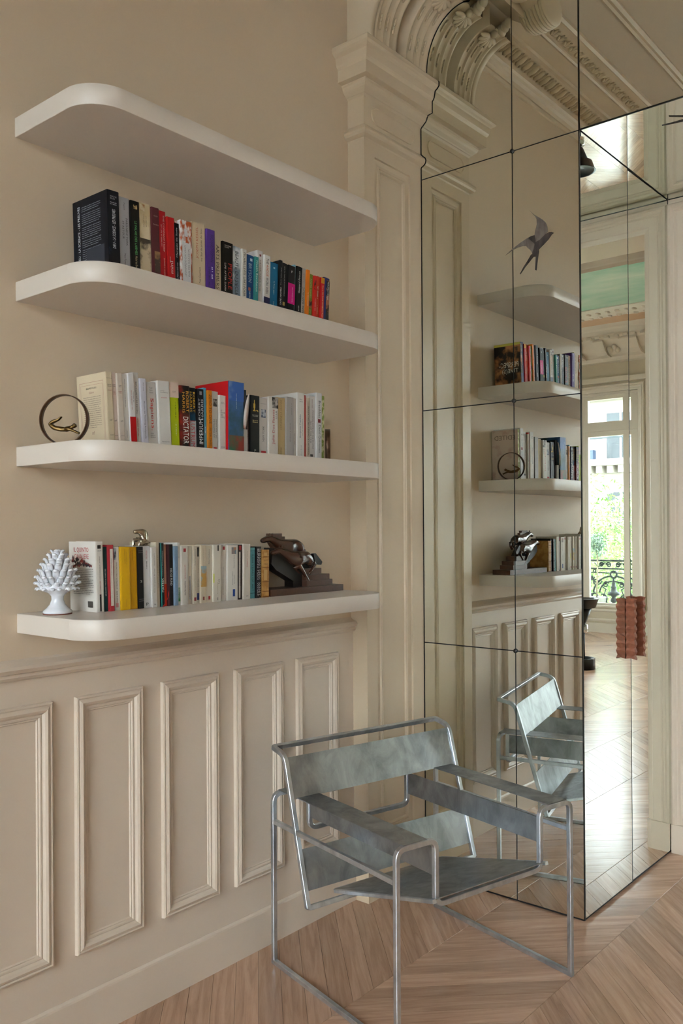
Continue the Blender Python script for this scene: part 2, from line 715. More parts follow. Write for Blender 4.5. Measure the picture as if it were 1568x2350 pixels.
# ---- pilaster with capital at the end of the shelf wall
PF, PY = 0.084, 2.722
pil = MB()
pil.box(0.0, PF - 0.022, PY + 0.002, YM + 0.004, 0, 3.405)
T_XF = lambda a, b, h: (h, a, b)
pin = (2.790, 3.036, 0.24, 2.995)
# outer skin of the shaft with an opening for the sunk panel
flat_ring(pil, (PY, YM + 0.004, 0, 3.06), pin, T_XF, PF)
pil.add([(0, PY, 0), (PF, PY, 0), (PF, PY, 3.41), (0, PY, 3.41)], [(0, 1, 2, 3)])
pil.add([(PF, PY, 3.06), (PF, YM + 0.004, 3.06), (PF, YM + 0.004, 3.41), (PF, PY, 3.41)], [(0, 1, 2, 3)])
pilaster = pil.obj('trim_1', M_TRIM_SHADED)
tag(pilaster, 'painted pilaster with sunk panel between shelf wall and mirror', None, None, 'structure')
mb = MB()
frame_moulding(mb, *pin, PF, [(0.0, 0.0), (0.002, -0.008), (0.020, -0.010), (0.026, -0.009), (0.030, -0.003), (0.034, -0.004), (0.037, -0.008), (0.040, -0.004), (0.043, -0.006), (0.046, -0.013)], T_XF)
a0, a1, b0, b1 = pin[0] + 0.046, pin[1] - 0.046, pin[2] + 0.046, pin[3] - 0.046
mb.add([T_XF(a0, b0, PF - 0.013), T_XF(a1, b0, PF - 0.013), T_XF(a1, b1, PF - 0.013), T_XF(a0, b1, PF - 0.013)], [(0, 1, 2, 3)])
mb.obj('panel_moulding', M_TRIM_SHADED, pilaster)
CAP = [(0.0, 3.050), (0.003, 3.056), (0.012, 3.060), (0.019, 3.064), (0.024, 3.072), (0.025, 3.081), (0.021, 3.090), (0.012, 3.097), (0.004, 3.106), (0.0, 3.110)]
CAP2 = [(0.0, 3.222), (0.003, 3.226), (0.006, 3.230), (0.010, 3.231), (0.014, 3.236), (0.026, 3.246), (0.031, 3.254), (0.033, 3.262), (0.037, 3.266), (0.037, 3.271),
        (0.060, 3.274), (0.060, 3.322), (0.063, 3.326), (0.066, 3.329), (0.070, 3.336), (0.073, 3.350), (0.075, 3.362), (0.080, 3.367), (0.088, 3.372), (0.095, 3.380), (0.095, 3.396), (0.091, 3.402)]


def around(prof, name, top=False):
    mb = MB()
    vs, fs = [], []
    for (o, z) in prof:
        vs += [(-0.01, PY - o, z), (PF + o, PY - o, z), (PF + o, YM + 0.003, z)]
    for k in range(len(prof) - 1):
        for i in range(2):
            fs.append((k * 3 + i, k * 3 + i + 1, k * 3 + 4 + i, k * 3 + 3 + i))
    if top:
        n = len(prof) - 1
        vs.append((-0.01, YM + 0.003, prof[-1][1]))
        fs.append((n * 3, n * 3 + 1, n * 3 + 2, len(vs) - 1))
    mb.add(vs, fs)
    return mb.obj(name, M_TRIM_SHADED, pilaster)


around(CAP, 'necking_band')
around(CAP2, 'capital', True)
# thin raised stadium panel on the frieze of the capital
mb = MB()
st = []
zc, rr = 3.164, 0.038
for (yc, a0, a1) in ((3.028, -90, 90), (2.806, 90, 270)):
    for k in range(9):
        a = R(a0 + (a1 - a0) * k / 8)
        st.append((yc + rr * math.cos(a), zc + rr * math.sin(a)))
vs, fs = [], []
n = len(st)
cy0, cz0 = 2.917, zc
for (ins, h) in ((0, 0), (0.001, 0.005), (0.006, 0.005), (0.008, 0.0015)):
    for (a, b) in st:
        d = Vector((a - min(max(a, 2.806), 3.028), b - zc))
        l = d.length or 1
        q = d * ((l - ins) / l)
        vs.append((PF + h, min(max(a, 2.806), 3.028) + q.x, zc + q.y))
for k in range(3):
    for i in range(n):
        j = (i + 1) % n
        fs.append((k * n + i, k * n + j, (k + 1) * n + j, (k + 1) * n + i))
fs.append(tuple(range(3 * n, 4 * n)))
mb.add(vs, fs).obj('frieze_panel', M_TRIM_SHADED, pilaster)

# ---- bracket arch springing from the capital, cut off by the mirror
AX0, AZ0, AXC, AZC = 0.116, 3.40, 0.305, 3.455
RA, RB = AXC - AX0, 0.235


def acurve(t):
    """t 0..1: straight rise then quarter ellipse; returns point and inward normal (into the room)"""
    if t < 0.12:
        z = AZ0 + (AZC - AZ0) * t / 0.12
        return Vector((AX0, 0, z)), Vector((1, 0, 0))
    a = (t - 0.12) / 0.88 * math.pi / 2
    p = Vector((AXC - RA * math.cos(a), 0, AZC + RB * math.sin(a)))
    nn = Vector((math.cos(a) / RA, 0, -math.sin(a) / RB)).normalized()
    return p, nn


arch = MB()
poly = [(0.0, 3.40), (AX0, 3.40)] + [(max(0.004, acurve(t)[0].x - 0.10 * acurve(t)[1].x), acurve(t)[0].z - 0.10 * acurve(t)[1].z) for t in [k / 14 for k in range(15)]] + [(0.43, AZC + RB + 0.012), (0.43, CEIL), (0.0, CEIL)]
poly[1] = (poly[2][0], 3.40)
arch.prism(poly, 'y', PY, YM + 0.004)
arch_o = arch.obj('trim_2', M_TRIM_SHADED)
tag(arch_o, 'carved plaster arch springing from the pilaster capital', None, None, 'structure')


def band_profile():
    pr = [(PY - 0.0006, -0.11), (PY - 0.0006, 0.0), (2.752, 0.0), (2.756, -0.010)]
    for b0, b1 in ((2.760, 2.900), (2.962, 3.116)):
        w = (b1 - b0)
        pr.append((b0, 0.0))
        for j in range(3):
            c = b0 + w * (0.2 + 0.3 * j)
            pr += [(c - 0.020, 0.0), (c - 0.015, -0.006), (c - 0.006, -0.007), (c + 0.006, -0.007), (c + 0.015, -0.006), (c + 0.020, 0.0)]
        pr.append((b1, 0.0))
        if b0 < 2.8:
            pr += [(2.902, -0.085), (2.930, -0.092), (2.958, -0.085)]
    return pr


BP = band_profile()
mb = MB()
NT = 26
vs, fs = [], []
for k in range(NT + 1):
    p, nn = acurve(k / NT)
    for (y, h) in BP:
        q = p + nn * h
        vs.append((q.x, y, q.z))
nb = len(BP)
for k in range(NT):
    for i in range(nb - 1):
        fs.append((k * nb + i, k * nb + i + 1, (k + 1) * nb + i + 1, (k + 1) * nb + i))
mb.add(vs, fs, 0, True)
mb.obj('fluted_band', M_PLASTER, arch_o)
# bead strings in the flutes
bead = MB()
bead.ball((0, 0, 0), (0.0048, 0.0045, 0.0085), 8, 6)
bead_me = bead.mesh('bead', M_PLASTER)
for b0, b1 in ((2.760, 2.900), (2.962, 3.116)):
    for j in range(3):
        y = b0 + (b1 - b0) * (0.2 + 0.3 * j)
        for g in range(2):
            for q in range(4):
                p, nn = acurve(0.25 + 0.30 * g + 0.034 * q + 0.02 * j)
                ang = math.atan2(-nn.z, nn.x)
                link('bead', bead_me, arch_o, p + nn * -0.004 + Vector((0, y, 0)), (0, ang, 0))
# shells where the curve meets the top, and scrolls
for (yc, nm) in ((2.83, 'shell'), (3.035, 'shell')):
    mb = MB()
    p, nn = acurve(0.80)
    tng = Vector((nn.z, 0, -nn.x))
    if tng.x < 0:
        tng = -tng
    for k in range(7):
        a = R(-75 + 25 * k)
        d = -tng * math.cos(a) + Vector((0, 1, 0)) * math.sin(a)
        c = p + tng * 0.028 + nn * 0.006 + d * 0.032 + Vector((0, yc, 0))
        rot = Matrix((d, nn.cross(d), nn)).transposed()
        mb.ball(c, (0.032, 0.0125, 0.009), 10, 6, 0, rot)
    mb.ball(p + tng * 0.045 + nn * 0.012 + Vector((0, yc, 0)), 0.017, 10, 6)
    mb.obj(nm, M_PLASTER, arch_o)
    mb = MB()
    for k in range(3):
        mb.ball((0.325 + 0.022 * k, yc + 0.012 * k, AZC + RB - 0.006 + 0.004 * k), (0.016, 0.026 - 0.003 * k, 0.024), 12, 8)
    mb.obj('scroll', M_PLASTER, arch_o)
mb = MB()
for (y, rr) in ((2.66, 0.075), (2.735, 0.092), (2.82, 0.082), (2.90, 0.072), (2.98, 0.075), (3.06, 0.07)):
    pass
for k in range(9):
    a = R(-60 + 15 * k)
    mb.ball((0.46 + 0.062 * math.sin(a), 2.74, 3.775 - 0.018 * math.cos(a)), (0.017, 0.105, 0.085), 14, 10)
mb.ball((0.46, 2.80, 3.80), (0.075, 0.10, 0.08), 16, 10)
mb.ball((0.46, 2.96, 3.79), (0.07, 0.12, 0.075), 16, 10)
mb.obj('scroll_console', M_PLASTER, arch_o)

# ---- cornice along the shelf wall and flat ceiling
ceiling = MB().box(-0.2, 5.5, YB - 0.1, YM2 + 0.2, CEIL, CEIL + 0.15).obj('ceiling', M_CEIL)
tag(ceiling, 'cream painted plaster ceiling of the study', None, None, 'structure')
CP = [(-0.01, 3.77), (0.010, 3.775), (0.016, 3.79), (0.014, 3.80), (0.030, 3.808), (0.040, 3.822), (0.052, 3.828), (0.060, 3.838), (0.075, 3.842), (0.165, 3.866), (0.185, 3.864), (0.190, 3.878),
      (0.270, 3.884), (0.285, 3.876), (0.292, 3.884), (0.300, 3.886), (0.392, 3.892), (0.400, 3.886), (0.412, 3.896), (0.415, 3.92), (-0.01, 3.92)]
mb = MB()
mb.prism(CP, 'y', YB, PY)
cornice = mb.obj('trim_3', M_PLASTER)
tag(cornice, 'plaster cornice with egg and leaf rows under the ceiling', None, None, 'structure')
egg = MB()
egg.ball((0, 0, 0), (0.038, 0.017, 0.016), 10, 6)
egg.ball((0.0, 0.032, 0.0), (0.040, 0.006, 0.012), 6, 4)
egg_me = egg.mesh('egg', M_PLASTER)
leaf = MB()
for (a, l) in ((-50, 0.034), (-20, 0.042), (10, 0.042), (40, 0.034)):
    d = Vector((math.cos(R(a)), math.sin(R(a)), 0))
    leaf.ball(d * l * 0.6, (l * 0.6, 0.009, 0.008), 8, 4, 0, Matrix.Rotation(R(a), 3, 'Z'))
leaf_me = leaf.mesh('leaf', M_PLASTER)
y = 2.66
while y > -0.4:
    link('egg', egg_me, cornice, (0.120, y, 3.850), (0, R(-15), 0))
    y -= 0.064
y = 2.60
while y > -0.4:
    link('leaf', leaf_me, cornice, (0.312, y, 3.884), (0, R(-4), 0))
    y -= 0.066
mb = MB()
mb.prism([(0.60, 3.915), (0.60, 3.900), (0.612, 3.893), (0.625, 3.898), (0.64, 3.893), (0.655, 3.901), (0.655, 3.915)], 'y', YB, YM)
mb.obj('ceiling_border', M_PLASTER, ceiling)


# ---- walls with openings
def wall_holes(name, x0, x1, z0, z1, y0, y1, holes, material, label):
    mb = MB()
    hs = sorted(holes)
    cx = x0
    for (a, b, c, d) in hs:
        if a > cx:
            mb.box(cx, a, y0, y1, z0, z1)
        if c > z0:
            mb.box(a, b, y0, y1, z0, c)
        if d < z1:
            mb.box(a, b, y0, y1, d, z1)
        cx = b
    if cx < x1:
        mb.box(cx, x1, y0, y1, z0, z1)
    o = mb.obj(name, material)
    tag(o, label, None, None, 'structure')
    return o


wall_back = wall_holes('wall_back', -0.2, 5.5, 0, CEIL + 0.1, YB - 0.3, YB, BACK_WINDOWS, M_WALL, 'beige window wall behind the camera')
wall_right = MB().box(5.2, 5.5, YB - 0.1, YM2 + 0.2, 0, CEIL + 0.1).obj('wall_right', M_WALL)
tag(wall_right, 'beige wall on the far side of the study', None, None, 'structure')
DOOR = (0.922, 2.313, 0.0, 2.868)
wall_front = wall_holes('wall_front', -0.9, 7.0, 0, 4.3, YM2, YM2 + 0.24, [DOOR], M_TRIM, 'painted wall with the doorway to the next room')
# door casing facing the passage
T_Y = lambda a, b, h: (a, YM2 - h, b)
mb = MB()
CASE = [(-0.107, 0.0), (-0.107, 0.016), (-0.100, 0.022), (-0.090, 0.024), (-0.080, 0.018), (-0.074, 0.018), (-0.066, 0.012), (-0.060, 0.014), (-0.022, 0.014), (-0.018, 0.010), (-0.006, 0.006), (0.003, 0.004), (0.003, -0.1)]
frame_moulding(mb, DOOR[0], DOOR[1], 0.0, DOOR[3], 0.0, CASE, T_Y, 0, True)
casing = mb.obj('trim_4', M_TRIM)
tag(casing, 'moulded cream door casing at the end of the mirrored passage', None, None, 'structure')
MB().prism([(0.818, YM2), (0.818, YM2 - 0.028), (0.905, YM2 - 0.028), (0.926, YM2 - 0.018), (0.926, YM2)], 'z', 0, 0.13).obj('plinth_block', M_TRIM, casing)

# ---- the next room
wall_far = wall_holes('wall_far', -0.9, 7.0, 0, 4.45, 11.84, 12.14, FAR_WINDOWS, M_FARWALL, 'cream window wall of the next room')
tag(MB().box(-1.1, -0.9, YM2 + 0.24, 12.14, 0, 4.45).obj('wall_side_1', M_FARWALL), 'cream side wall of the next room behind the mirror', None, None, 'structure')
ws = wall_holes('wall_side_2', YM2 + 0.24, 12.14, 0, 4.45, -0.3, 0.0, ADDED_SIDE_WINDOWS, M_FARWALL, 'cream side wall of the next room with windows added for light')
ws.matrix_world = Matrix.Translation((7.0, 0, 0)) @ Matrix.Rotation(R(90), 4, 'Z')
ceil2 = MB().box(-0.9, 7.0, YM2 + 0.1, 12.14, 4.12, 4.3).obj('ceiling_2', mat('far_ceiling', '#cfcac2', 0.6, var=0.01))
tag(ceil2, 'pale plaster ceiling of the next room', None, None, 'structure')
fresco = mat('fresco_paint', '#8fbfa4', 0.7, color2='#c6d6bf', ramp=(0.35, 0.66), vscale=1.3, detail=7, stretch=(1, 2.2, 1))
MB().box(-0.8, 6.9, 8.41, 9.96, 4.105, 4.125).obj('painted_panel', fresco, ceil2)
mb = MB()
mb.prism([(7.69, 4.122), (7.69, 4.112), (8.05, 4.105), (8.09, 4.085), (8.20, 4.07), (8.24, 4.085), (8.30, 4.085), (8.36, 4.07), (8.43, 4.10), (8.43, 4.122)], 'x', -0.9, 7.0)
mb.obj('panel_frame', mat('taupe_moulding', '#a3907c', 0.5), ceil2)
mb = MB()
mb.prism([(9.95, 4.122), (9.95, 4.095), (10.0, 4.085), (10.2, 4.08), (10.38, 4.09), (10.42, 4.122)], 'x', -0.9, 7.0)
mb.obj('panel_frame', M_FARTRIM, ceil2)
MB().box(-0.8, 6.9, 10.42, 10.80, 4.112, 4.125).obj('ochre_band', mat('ochre_band', '#cda983', 0.6), ceil2)
mb = MB()
FC = [(11.85, 3.80), (11.75, 3.81), (11.735, 3.83), (11.72, 3.862), (11.66, 3.88), (11.56, 3.93), (11.47, 4.02), (11.44, 4.05), (11.40, 4.06), (11.33, 4.07), (11.30, 4.095), (11.10, 4.10), (11.04, 4.115), (10.80, 4.118), (10.78, 4.13), (11.85, 4.13)]
mb.prism(FC, 'x', -0.9, 7.0)
fcorn = mb.obj('trim_5', M_FARTRIM)
tag(fcorn, 'deep plaster cornice with consoles above the far windows', None, None, 'structure')
cons = MB()
cons.prism([(11.72, 3.865), (11.63, 3.885), (11.54, 3.935), (11.44, 4.045), (11.40, 4.05), (11.40, 4.03), (11.50, 3.915), (11.58, 3.865), (11.70, 3.85)], 'x', -0.07, 0.07)
cons_me = cons.mesh('console', M_FARTRIM)
tuft = MB()
for k in range(5):
    tuft.ball((0.03 * k - 0.06, 11.56 - 0.03 * (k % 2), 3.92 + 0.035 * (k % 3)), (0.035, 0.05, 0.045), 8, 6)
tuft_me = tuft.mesh('leaf_cluster', M_FARTRIM)
dent = MB().box(-0.03, 0.03, 11.29, 11.35, 4.045, 4.075).mesh('dentil', M_FARTRIM)
x = 3.3
i = 0
while x < 6.3:
    link('console', cons_me, fcorn, (x, 0, 0))
    if i % 2 == 0:
        link('leaf_cluster', tuft_me, fcorn, (x + 0.2, 0, 0))
    x += 0.36
    i += 1
x = 3.3
while x < 6.3:
    link('dentil', dent, fcorn, (x, 0, 0))
    x += 0.13
bd = MB()
bd.ball((0, 0, 0), (0.03, 0.05, 0.02), 8, 4)
bd_me = bd.mesh('bead', M_FARTRIM)
x = 2.6
while x < 5.6:
    link('bead', bd_me, ceil2, (x, 10.10, 4.08))
    link('bead', bd_me, ceil2, (x + 0.06, 10.30, 4.085))
    x += 0.12


# ---- windows
def french_window(name, hole, y_in, sgn, label):
    """sgn +1: outside is towards +y.  y_in is the room face of the wall"""
    x0, x1, z0, z1 = hole
    yy = lambda d: y_in + sgn * d
    Y = lambda a, b: (min(yy(a), yy(b)), max(yy(a), yy(b)))
    mb = MB()
    # fixed frame lining the opening
    t = 0.03
    mb.box(x0, x0 + t, *Y(0.02, 0.24), z0, z1)
    mb.box(x1 - t, x1, *Y(0.02, 0.24), z0, z1)
    mb.box(x0 + t, x1 - t, *Y(0.02, 0.24), z1 - t, z1)
    mb.box(x0 + t, x1 - t, *Y(-0.02, 0.28), z0, z0 + 0.022)
    mb.box(x0 + t, x1 - t, *Y(0.06, 0.17), 2.86, 2.925)
    win = mb.obj(name, M_FARTRIM)
    tag(win, label, None, None, 'structure')
    xm = (x0 + x1) / 2

    def leaf(a, b, c, d, st, bt, tp, nm):
        m2 = MB()
        m2.box(a, a + st[0], *Y(0.08, 0.14), c, d)
        m2.box(b - st[1], b, *Y(0.08, 0.14), c, d)
        m2.box(a + st[0], b - st[1], *Y(0.08, 0.14), c, c + bt)
        m2.box(a + st[0], b - st[1], *Y(0.08, 0.14), d - tp, d)
        lf = m2.obj(nm, M_FARTRIM, win)
        m3 = MB()
        m3.box(a + st[0] - 0.005, b - st[1] + 0.005, *Y(0.107, 0.113), c + bt - 0.005, d - tp + 0.005)
        m3.obj('pane', M_PANE, lf)
    leaf(x0 + t, xm - 0.001, z0 + 0.022, 2.86, (0.108, 0.050), 0.03, 0.07, 'sash')
    leaf(xm + 0.001, x1 - t, z0 + 0.022, 2.86, (0.050, 0.108), 0.03, 0.07, 'sash')
    leaf(x0 + t, xm - 0.001, 2.925, z1 - t, (0.108, 0.050), 0.068, 0.055, 'fanlight')
    leaf(xm + 0.001, x1 - t, 2.925, z1 - t, (0.050, 0.108), 0.068, 0.055, 'fanlight')
    # casing on the room side
    mb = MB()
    TT = lambda a, b, h: (a, yy(-h), b)
    frame_moulding(mb, x0, x1, z0 - 0.02, z1, 0.0, [(-0.10, 0.0), (-0.10, 0.03), (-0.085, 0.045), (-0.07, 0.03), (-0.05, 0.035), (-0.03, 0.02), (0.0, 0.015), (0.0, -0.02)], TT, 0, True)
    mb.box(x0 - 0.13, x1 + 0.13, *Y(-0.05, 0.0), z1 + 0.13, z1 + 0.20)
    mb.obj('casing', M_FARTRIM, win)
    # knee wall panel under the sill
    mb = MB()
    frame_moulding(mb, x0 + 0.02, x1 - 0.02, 0.16, z0 - 0.03, 0.0, [(0.0, 0.0), (0.0, 0.012), (0.02, 0.016), (0.04, 0.0)], TT)
    mb.box(x0 - 0.5, x1 + 0.5, *Y(-0.02, 0.0), 0, 0.13)
    mb.obj('apron', M_FARTRIM, win)
    for z in (0.9, 1.6, 2.5):
        MB().lathe([(0.008, -0.05), (0.008, 0.05)], 8, (x0 + t + 0.006, yy(0.075), z)).obj('hinge', M_FARTRIM, win)
    return win


french_window('window_1', FAR_WINDOWS[1], 11.84, 1, 'tall french window onto the balcony seen in the mirrored doors')
french_window('window_2', FAR_WINDOWS[0], 11.84, 1, 'unseen second french window added to light the next room')
french_window('window_3', BACK_WINDOWS[0], YB, -1, 'french window of the study behind the camera, near the shelf wall')
french_window('window_4', BACK_WINDOWS[1], YB, -1, 'french window of the study behind the camera, far from the shelf wall')
for k, hole in enumerate(ADDED_SIDE_WINDOWS):
    w = french_window('window_%d' % (5 + k), hole, 0.0, -1, 'unseen side french window added to light the next room, ' + ('nearest the study', 'in the middle', 'nearest the balcony')[k])
    w.matrix_world = Matrix.Translation((7.0, 0, 0)) @ Matrix.Rotation(R(90), 4, 'Z')
# ================================================================== mirrors
def mpanel(name, verts, thick_dir, parent, rot=None):
    """rectangular mirror panel: verts = 4 corners of the reflecting face, thick_dir = offset to its back"""
    d = Vector(thick_dir)
    f = [Vector(v) for v in verts]
    mb = MB()
    mb.add(f + [v + d for v in f], [(0, 1, 2, 3)], 0)
    o = len(mb.v) - 8
    mb.add([], [])
    for (i, j) in ((0, 1), (1, 2), (2, 3), (3, 0)):
        mb.f.append([o + i, o + j, o + 4 + j, o + 4 + i])
        mb.m.append(1)
        mb.s.append(False)
    mb.f.append([o + 4, o + 5, o + 6, o + 7])
    mb.m.append(1)
    mb.s.append(False)
    return mb.obj(name, [M_MIRROR, M_EDGE], parent)


M_EDGE = mat('mirror_edge', '#0e1410', 0.3)
G = 0.0022
XR = 2.42
part_w = empty('mirrored_wall', (XJ, YM, 0))
tag(part_w, 'tall mirror panelled wall with black joints and round clips beside the pilaster', 'mirror')


def child(o, parent):
    o.matrix_parent_inverse = Matrix.Translation(-Vector(parent.location)) if parent.rotation_euler.z == 0 else o.matrix_parent_inverse
    return o


core = MB()
core.box(0.0, XJ - 0.006, YM + 0.0045, YM2 - 0.002, 0.0, CEIL)
core.box(XJ - 0.006, XR + 0.006, YM + 0.0045, YM2 - 0.002, 3.006, CEIL)
core.box(XR + 0.006, 3.35, YM + 0.0045, YM2 - 0.002, 0.0, CEIL)
child(core.obj('backing_board', M_BLACK, part_w), part_w)
cols = [(PF - 0.004, XV), (XV, XJ)]
rows = [(0.006, 1.0), (1.0, 2.0), (2.0, 3.0), (3.0, CEIL)]
cells = [(a, b, c, d) for (a, b) in cols for (c, d) in rows]
cells += [(a, b, 3.0, CEIL) for (a, b) in ((XJ, 1.35), (1.35, 1.885), (1.885, XR))]
cells += [(a, b, c, d) for (a, b) in ((XR, 2.9), (2.9, 3.35)) for (c, d) in rows]
for (a, b, c, d) in cells:
    g0 = 0 if a < 0.1 else G
    child(mpanel('mirror_panel', [(a + g0, YM, c + G), (b - G, YM, c + G), (b - G, YM, d - G), (a + g0, YM, d - G)], (0, 0.0045, 0), part_w), part_w)
child(mpanel('soffit_mirror', [(XJ + G, YM + G, 3.0), (XR - G, YM + G, 3.0), (XR - G, YM2 - G, 3.0), (XJ + G, YM2 - G, 3.0)], (0, 0, 0.0045), part_w), part_w)
for ya, yb in ((YM, YJ), (YJ, YM2)):
    child(mpanel('mirror_panel', [(XR, ya + 0.004, 0.012), (XR, yb - 0.003, 0.012), (XR, yb - 0.003, 2.996), (XR, ya + 0.004, 2.996)], (0.0055, 0, 0), part_w), part_w)
tag(MB().box(3.352, 5.2, YM, YM2, 0, CEIL).obj('wall_front_2', M_WALL), 'beige wall beside the mirrored passage, out of view', None, None, 'structure')
clip = MB()
clip.lathe([(0.0, -0.006), (0.007, -0.0055), (0.0085, -0.004), (0.0085, 0.0)], 20, (0, 0, 0), 0, True, 'y')
clip_me = clip.mesh('clip', mat('black_clip', '#101010', 0.3))
for z in (1.0, 2.0, 3.0):
    child(link('clip', clip_me, part_w, (XV, YM - 0.0005, z)), part_w)
# black seal where mirror meets pilaster, capital and arch
seal = MB()
pts = [(PF, 0.0), (PF, 3.05)] + [(PF + o, z) for o, z in CAP] + [(PF + o, z) for o, z in CAP2] + [(AX0, 3.405)] + [(acurve(k / 20)[0].x, acurve(k / 20)[0].z) for k in range(1, 21)] + [(0.33, 3.682), (0.35, 3.70), (0.38, 3.72)]
vs, fs = [], []
for i, (x, z) in enumerate(pts):
    a = Vector(pts[max(0, i - 1)])
    b = Vector(pts[min(len(pts) - 1, i + 1)])
    t = (b - a).normalized()
    nn = Vector((t.y, -t.x))
    if nn.x < -0.2:
        nn = -nn
    if i > 32 and nn.y > 0:
        nn = -nn
    vs += [(x - nn.x * 0.001, YM - 0.0012, z - nn.y * 0.001), (x + nn.x * 0.0042, YM - 0.0012, z + nn.y * 0.0042)]
for i in range(len(pts) - 1):
    fs.append((2 * i, 2 * i + 1, 2 * i + 3, 2 * i + 2))
seal.add(vs, fs)
child(seal.obj('seal_line', M_BLACK, part_w), part_w)
MBK = MB()
MBK.box(XJ - 0.0045, XJ - 0.0002, YM - 0.001, YM + 0.004, 0.004, CEIL)
MBK.box(XJ, XR, YM - 0.001, YM + 0.003, 2.9985, 3.004)
MBK.box(XJ + 0.004, XR, YM2 - 0.006, YM2 - 0.0005, 2.9985, 3.001)
child(MBK.obj('corner_edge', M_EDGE, part_w), part_w)

# mirrored doors on the side of the passage
cup = empty('mirrored_cupboard', (XJ, YM2, 0))
tag(cup, 'mirrored double doors with ribbed copper handles lining the passage', 'cupboard')
d1 = child(mpanel('door', [(XJ, YM + 0.005, 0.012), (XJ, YJ - 0.003, 0.012), (XJ, YJ - 0.003, 2.996), (XJ, YM + 0.005, 2.996)], (-0.005, 0, 0), cup), cup)
# the far leaf stands a hair ajar
L2 = YM2 - 0.002 - (YJ + 0.003)
d2 = mpanel('door', [(0, -L2, 0.012), (0, 0, 0.012), (0, 0, 2.996), (0, -L2, 2.996)], (-0.005, 0, 0), cup)
d2.location = (0, -0.002, 0)
d2.rotation_euler = (0, 0, -0.0062)
jm = MB()
jm.box(XJ - 0.006, XJ - 0.0003, YJ - 0.0045, YJ + 0.0045, 0.005, 2.998)
jm.box(XJ - 0.006, XJ + 0.0004, YM2 - 0.008, YM2 - 0.001, 0.005, 2.998)
jm.box(XJ - 0.004, XJ + 0.0016, YM + 0.003, YM2 - 0.002, 2.9978, 2.9998)
child(jm.obj('joint_strip', M_BLACK, cup), cup)
M_COPPER = mat('copper_brown', '#8a5038', 0.45, 0.3, var=0.22, vscale=40, bump=0.1, bscale=60)


def handle(parent, x, y, z0, z1, sgn):
    mb = MB()
    n = 8
    dz = (z1 - z0) / n
    vs, fs = [], []
    for k in range(2 * n + 1):
        e = k % 2
        w = 0.041 if e == 0 else 0.036
        q = 0.004 if e == 0 else -0.004
        z = z0 + dz * k / 2
        y0, y1 = (0.0015, 0.026) if e == 0 else (0.005, 0.024)
        vs += [(0.001 + (0.002 if e else 0), y0, z), (w / 2, y0, z + q), (w, y0, z), (w + 0.002 - 0.004 * e, (y0 + y1) / 2, z - q), (w, y1, z), (w / 2, y1, z + q), (0.001 + (0.002 if e else 0), y1, z)]
    for k in range(2 * n):
        for i in range(6):
            fs.append((k * 7 + i, k * 7 + i + 1, k * 7 + 8 + i, k * 7 + 7 + i))
        fs.append((k * 7 + 6, k * 7, k * 7 + 7, k * 7 + 13))
    fs.append(tuple(range(7))[::-1])
    fs.append(tuple(2 * n * 7 + i for i in range(7)))
    mb.add(vs, fs)
    o = mb.obj('handle', M_COPPER, parent)
    o['label'] = 'ribbed copper pull handle'
    return o


h1 = handle(d1, 0, 0, 0.947, 1.194, 1)
h1.location = (XJ, 3.518, 0)
h2 = handle(d2, 0, 0, 0.950, 1.196, 1)
h2.location = (0.0005, 3.620 - YM2, 0)

# swallow decals stuck on the glass
BIRD = {
    'wing': ('#5a5048', [[(745, 30), (860, 130), (960, 195), (1080, 270), (1160, 350), (1200, 450), (1210, 580), (1150, 640), (1050, 780), (960, 900), (880, 860), (876, 660), (890, 560), (915, 470), (935, 380), (930, 260), (890, 180)],
                         [(110, 1190), (300, 1020), (480, 880), (640, 770), (780, 690), (880, 662), (890, 800), (900, 960), (810, 1110), (760, 1040), (700, 990), (660, 940), (560, 945), (430, 985), (320, 1040)]]),
    'body': ('#2b2422', [[(1360, 612), (1310, 585), (1240, 590), (1140, 650), (1010, 780), (885, 850), (850, 1020), (810, 1110), (835, 1215), (930, 1205), (990, 1020), (1100, 910), (1230, 770), (1310, 650)]]),
    'shoulder': ('#2f2a26', [[(715, 742), (800, 685), (882, 664), (905, 800), (890, 900), (840, 850), (780, 800)]]),
    'tail': ('#1d1817', [[(835, 1130), (780, 1170), (700, 1310), (590, 1480), (490, 1665), (505, 1668), (620, 1500), (770, 1310), (850, 1210)],
                         [(905, 1190), (900, 1320), (885, 1550), (897, 1550), (915, 1340), (905, 1560), (917, 1560), (945, 1330), (985, 1060), (930, 1100)]]),
}


def bird(name, to3d, label, nrm_off):
    e = empty(name, to3d(850, 900, 0))
    tag(e, label, 'decal', 'swallow decals on the mirrors')
    inv = Vector(e.location)
    for i, (part, (colr, polys)) in enumerate(BIRD.items()):
        mb = MB()
        for k, pl in enumerate(polys):
            q = 0.0008 + 0.0003 * i + 0.0001 * k
            mb.add([Vector(to3d(x, y, q)) - inv for x, y in pl] + [Vector(to3d(x, y, 0.0002)) - inv for x, y in pl],
                   [tuple(range(len(pl)))] + [(j, (j + 1) % len(pl), len(pl) + (j + 1) % len(pl), len(pl) + j) for j in range(len(pl))])
        mb.obj(part, mat('bird_' + part, colr, 0.8, color2='#4a403a' if part != 'wing' else '#786e64', ramp=(0.35, 0.65), vscale=18, stretch=(3, 1, 1)), e)
    return e


bird('swallow_decal', lambda x, y, o: (0.4753 + x * 0.0001704, YM - o, 2.7768 - y * 0.0001545 - x * 0.0000365), 'grey brown swallow decal flying up across the mirror wall joint', 1)
bird('swallow_decal', lambda x, y, o: (1.067 + (x - 497) * 0.0000744 + (1665 - y) * 0.000146, 3.284 - (x - 497) * 0.000183 + (1665 - y) * 0.000153, 3.0 - o), 'swallow decal on the overhead mirror of the passage, tail showing', 1)

